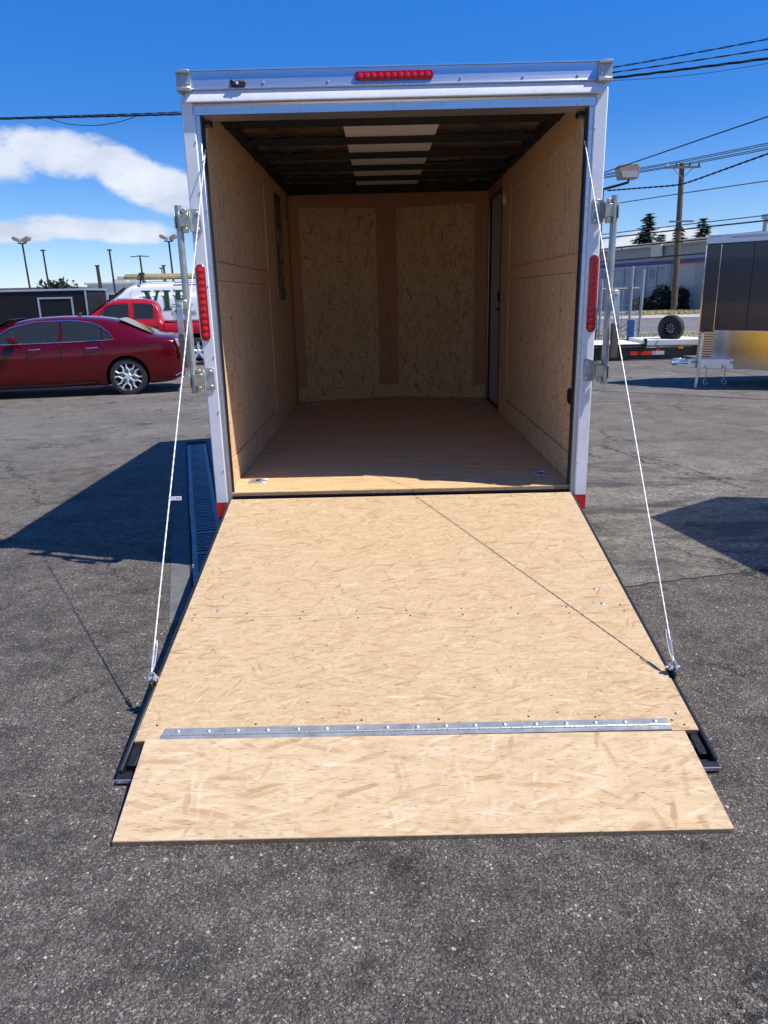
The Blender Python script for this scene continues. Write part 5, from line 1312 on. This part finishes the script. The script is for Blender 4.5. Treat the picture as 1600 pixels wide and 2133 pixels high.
for i in range(34):
    t = i/33; x = -.12-2.2*t; z = .68-.95*t*(1-t)*1.6-.15*t
    g.tube([(x+.04*math.cos(a), (.022*math.sin(a) if i % 2 else 0), z+(0 if i % 2 else .022*math.sin(a))) for a in [2*PI*q/6 for q in range(6)]], .009, 4, True)
g.build('chain', 'pole_dark', bp)['kind'] = 'stuff'

# ------------------------------------------------------------ overhead lines
def wire(p, r_, label, name='overhead_cable', mname='wire', sag=.0, twist=0, wave=.02, wl=.5, seed=0):
    p = [Vector(q) for q in p]; Ltot = sum((b_-a_).length for a_, b_ in zip(p, p[1:])); n = max(24, int(Ltot/(.05 if twist else .6)))
    n = min(n, 420); pts = []
    def at(t):
        d_ = t*Ltot; a_ = p[0]
        for a_, b_ in zip(p, p[1:]):
            l = (b_-a_).length
            if d_ <= l or b_ is p[-1]: return a_.lerp(b_, d_/l)
            d_ -= l
    base = [at(i/n) for i in range(n+1)]
    for q in range(1 if len(p) > 2 else 0):                       # smooth the polyline
        for _ in range(int(n/3)): base = [base[0]]+[(base[i-1]+base[i]*2+base[i+1])/4 for i in range(1, n)]+[base[-1]]
    for i, v in enumerate(base): t = i/n; base[i] = v-Vector((0, 0, sag*4*t*(1-t)))
    g = MB()
    strands = max(1, twist)
    for s_ in range(strands):
        q = []
        for i, v in enumerate(base):
            ph = i/n*Ltot/wl*2*PI+s_*2*PI/strands
            q.append(v+Vector((0, math.cos(ph)*wave, math.sin(ph)*wave)) if twist else v)
        g.tube(q, r_, 4)
    o = g.build(name, mname); tag(o, label, 'cable', 'overhead lines'); return o
wire([(-16, 15.5, 5.85), (-8.292, 14, 5.542), (-4.197, 13, 5.33), (0, 11.7, 5.16), (3.964, 10, 5.08), (5.914, 8.5, 4.932), (9, 6.0, 4.75)], .009, 'thick twisted cable crossing low over the trailer roof, lowest of its bundle', twist=3, wave=.012, wl=1.1)
wire([(-16, 15.6, 5.88), (-8.292, 14.1, 5.56), (-4.197, 13.1, 5.36), (0, 11.7, 5.22), (3.958, 10, 5.161), (5.898, 8.5, 5.056), (9, 6.0, 4.95)], .006, 'twisted cable just above the lowest one right of the trailer roof', twist=2, wave=.006, wl=.7)
wire([(-16, 15.7, 5.90), (-8.292, 14.1, 5.585), (-4.197, 13.1, 5.39), (0, 11.7, 5.27), (3.954, 10, 5.234), (5.881, 8.5, 5.191), (9, 6.0, 5.2)], .006, 'wavy cable, topmost of the bundle at the upper right corner of the trailer', twist=2, wave=.008, wl=.6)
wire([(-7.4, 13.8, 5.50), (-6.9, 13.7, 5.33), (-6.2, 13.6, 5.27), (-5.6, 13.5, 5.33), (-5.2, 13.4, 5.43)], .008, 'short slack loop hanging below the thick cable above the clouds')
wire([(3.97, 10, 5.045), (4.983, 9.3, 4.905), (5.923, 8.5, 4.861), (9, 6, 4.9)], .005, 'thin faint wire hanging under the twisted cables at upper right', mname='wire_thin')
wire([(2, 34, 4.4), (6.701, 20, 4.974), (8.635, 14, 5.224), (12, 4, 5.6)], .016, 'straight heavy cable passing above the box lamp at right')
wire([(7.991, 24, 4.947), (9.101, 20, 4.586), (9.694, 16, 4.771), (11, 8, 5.2)], .016, 'curved cable sagging from the box lamp arm to the right', twist=2, wave=.012, wl=.6)
for i, (dx_, dl) in enumerate(((-2.1, 'leftmost'), (-1.15, 'second'), (.25, 'third'), (1.2, 'rightmost'))):
    wire([(-10+dx_, 150, 15.5), (32.1+dx_, 79.6, 13.99), (75+dx_, 8, 15.0)], .045, dl+' thin line on the upper crossarm of the utility pole', 'power_line', 'wire_thin', sag=.0)
for i, (z_, z2, dl) in enumerate(((11.4, 11.9, 'uppermost mid-height line'), (8.25, 9.3, 'line on the left end of the lower crossarm'), (7.8, 8.6, 'line directly under the lower crossarm'), (6.6, 7.7, 'second line under the lower crossarm'), (5.2, 6.3, 'lowest heavy line above the shop roof'))):
    wire([(-30, 165, z_-2.2), (31.7, 79.6, z_), (80, 12, z2)], .075 if i > 1 else .05, dl+' running past the wooden utility pole', 'power_line', 'wire' if i > 1 else 'wire_thin', sag=.3)
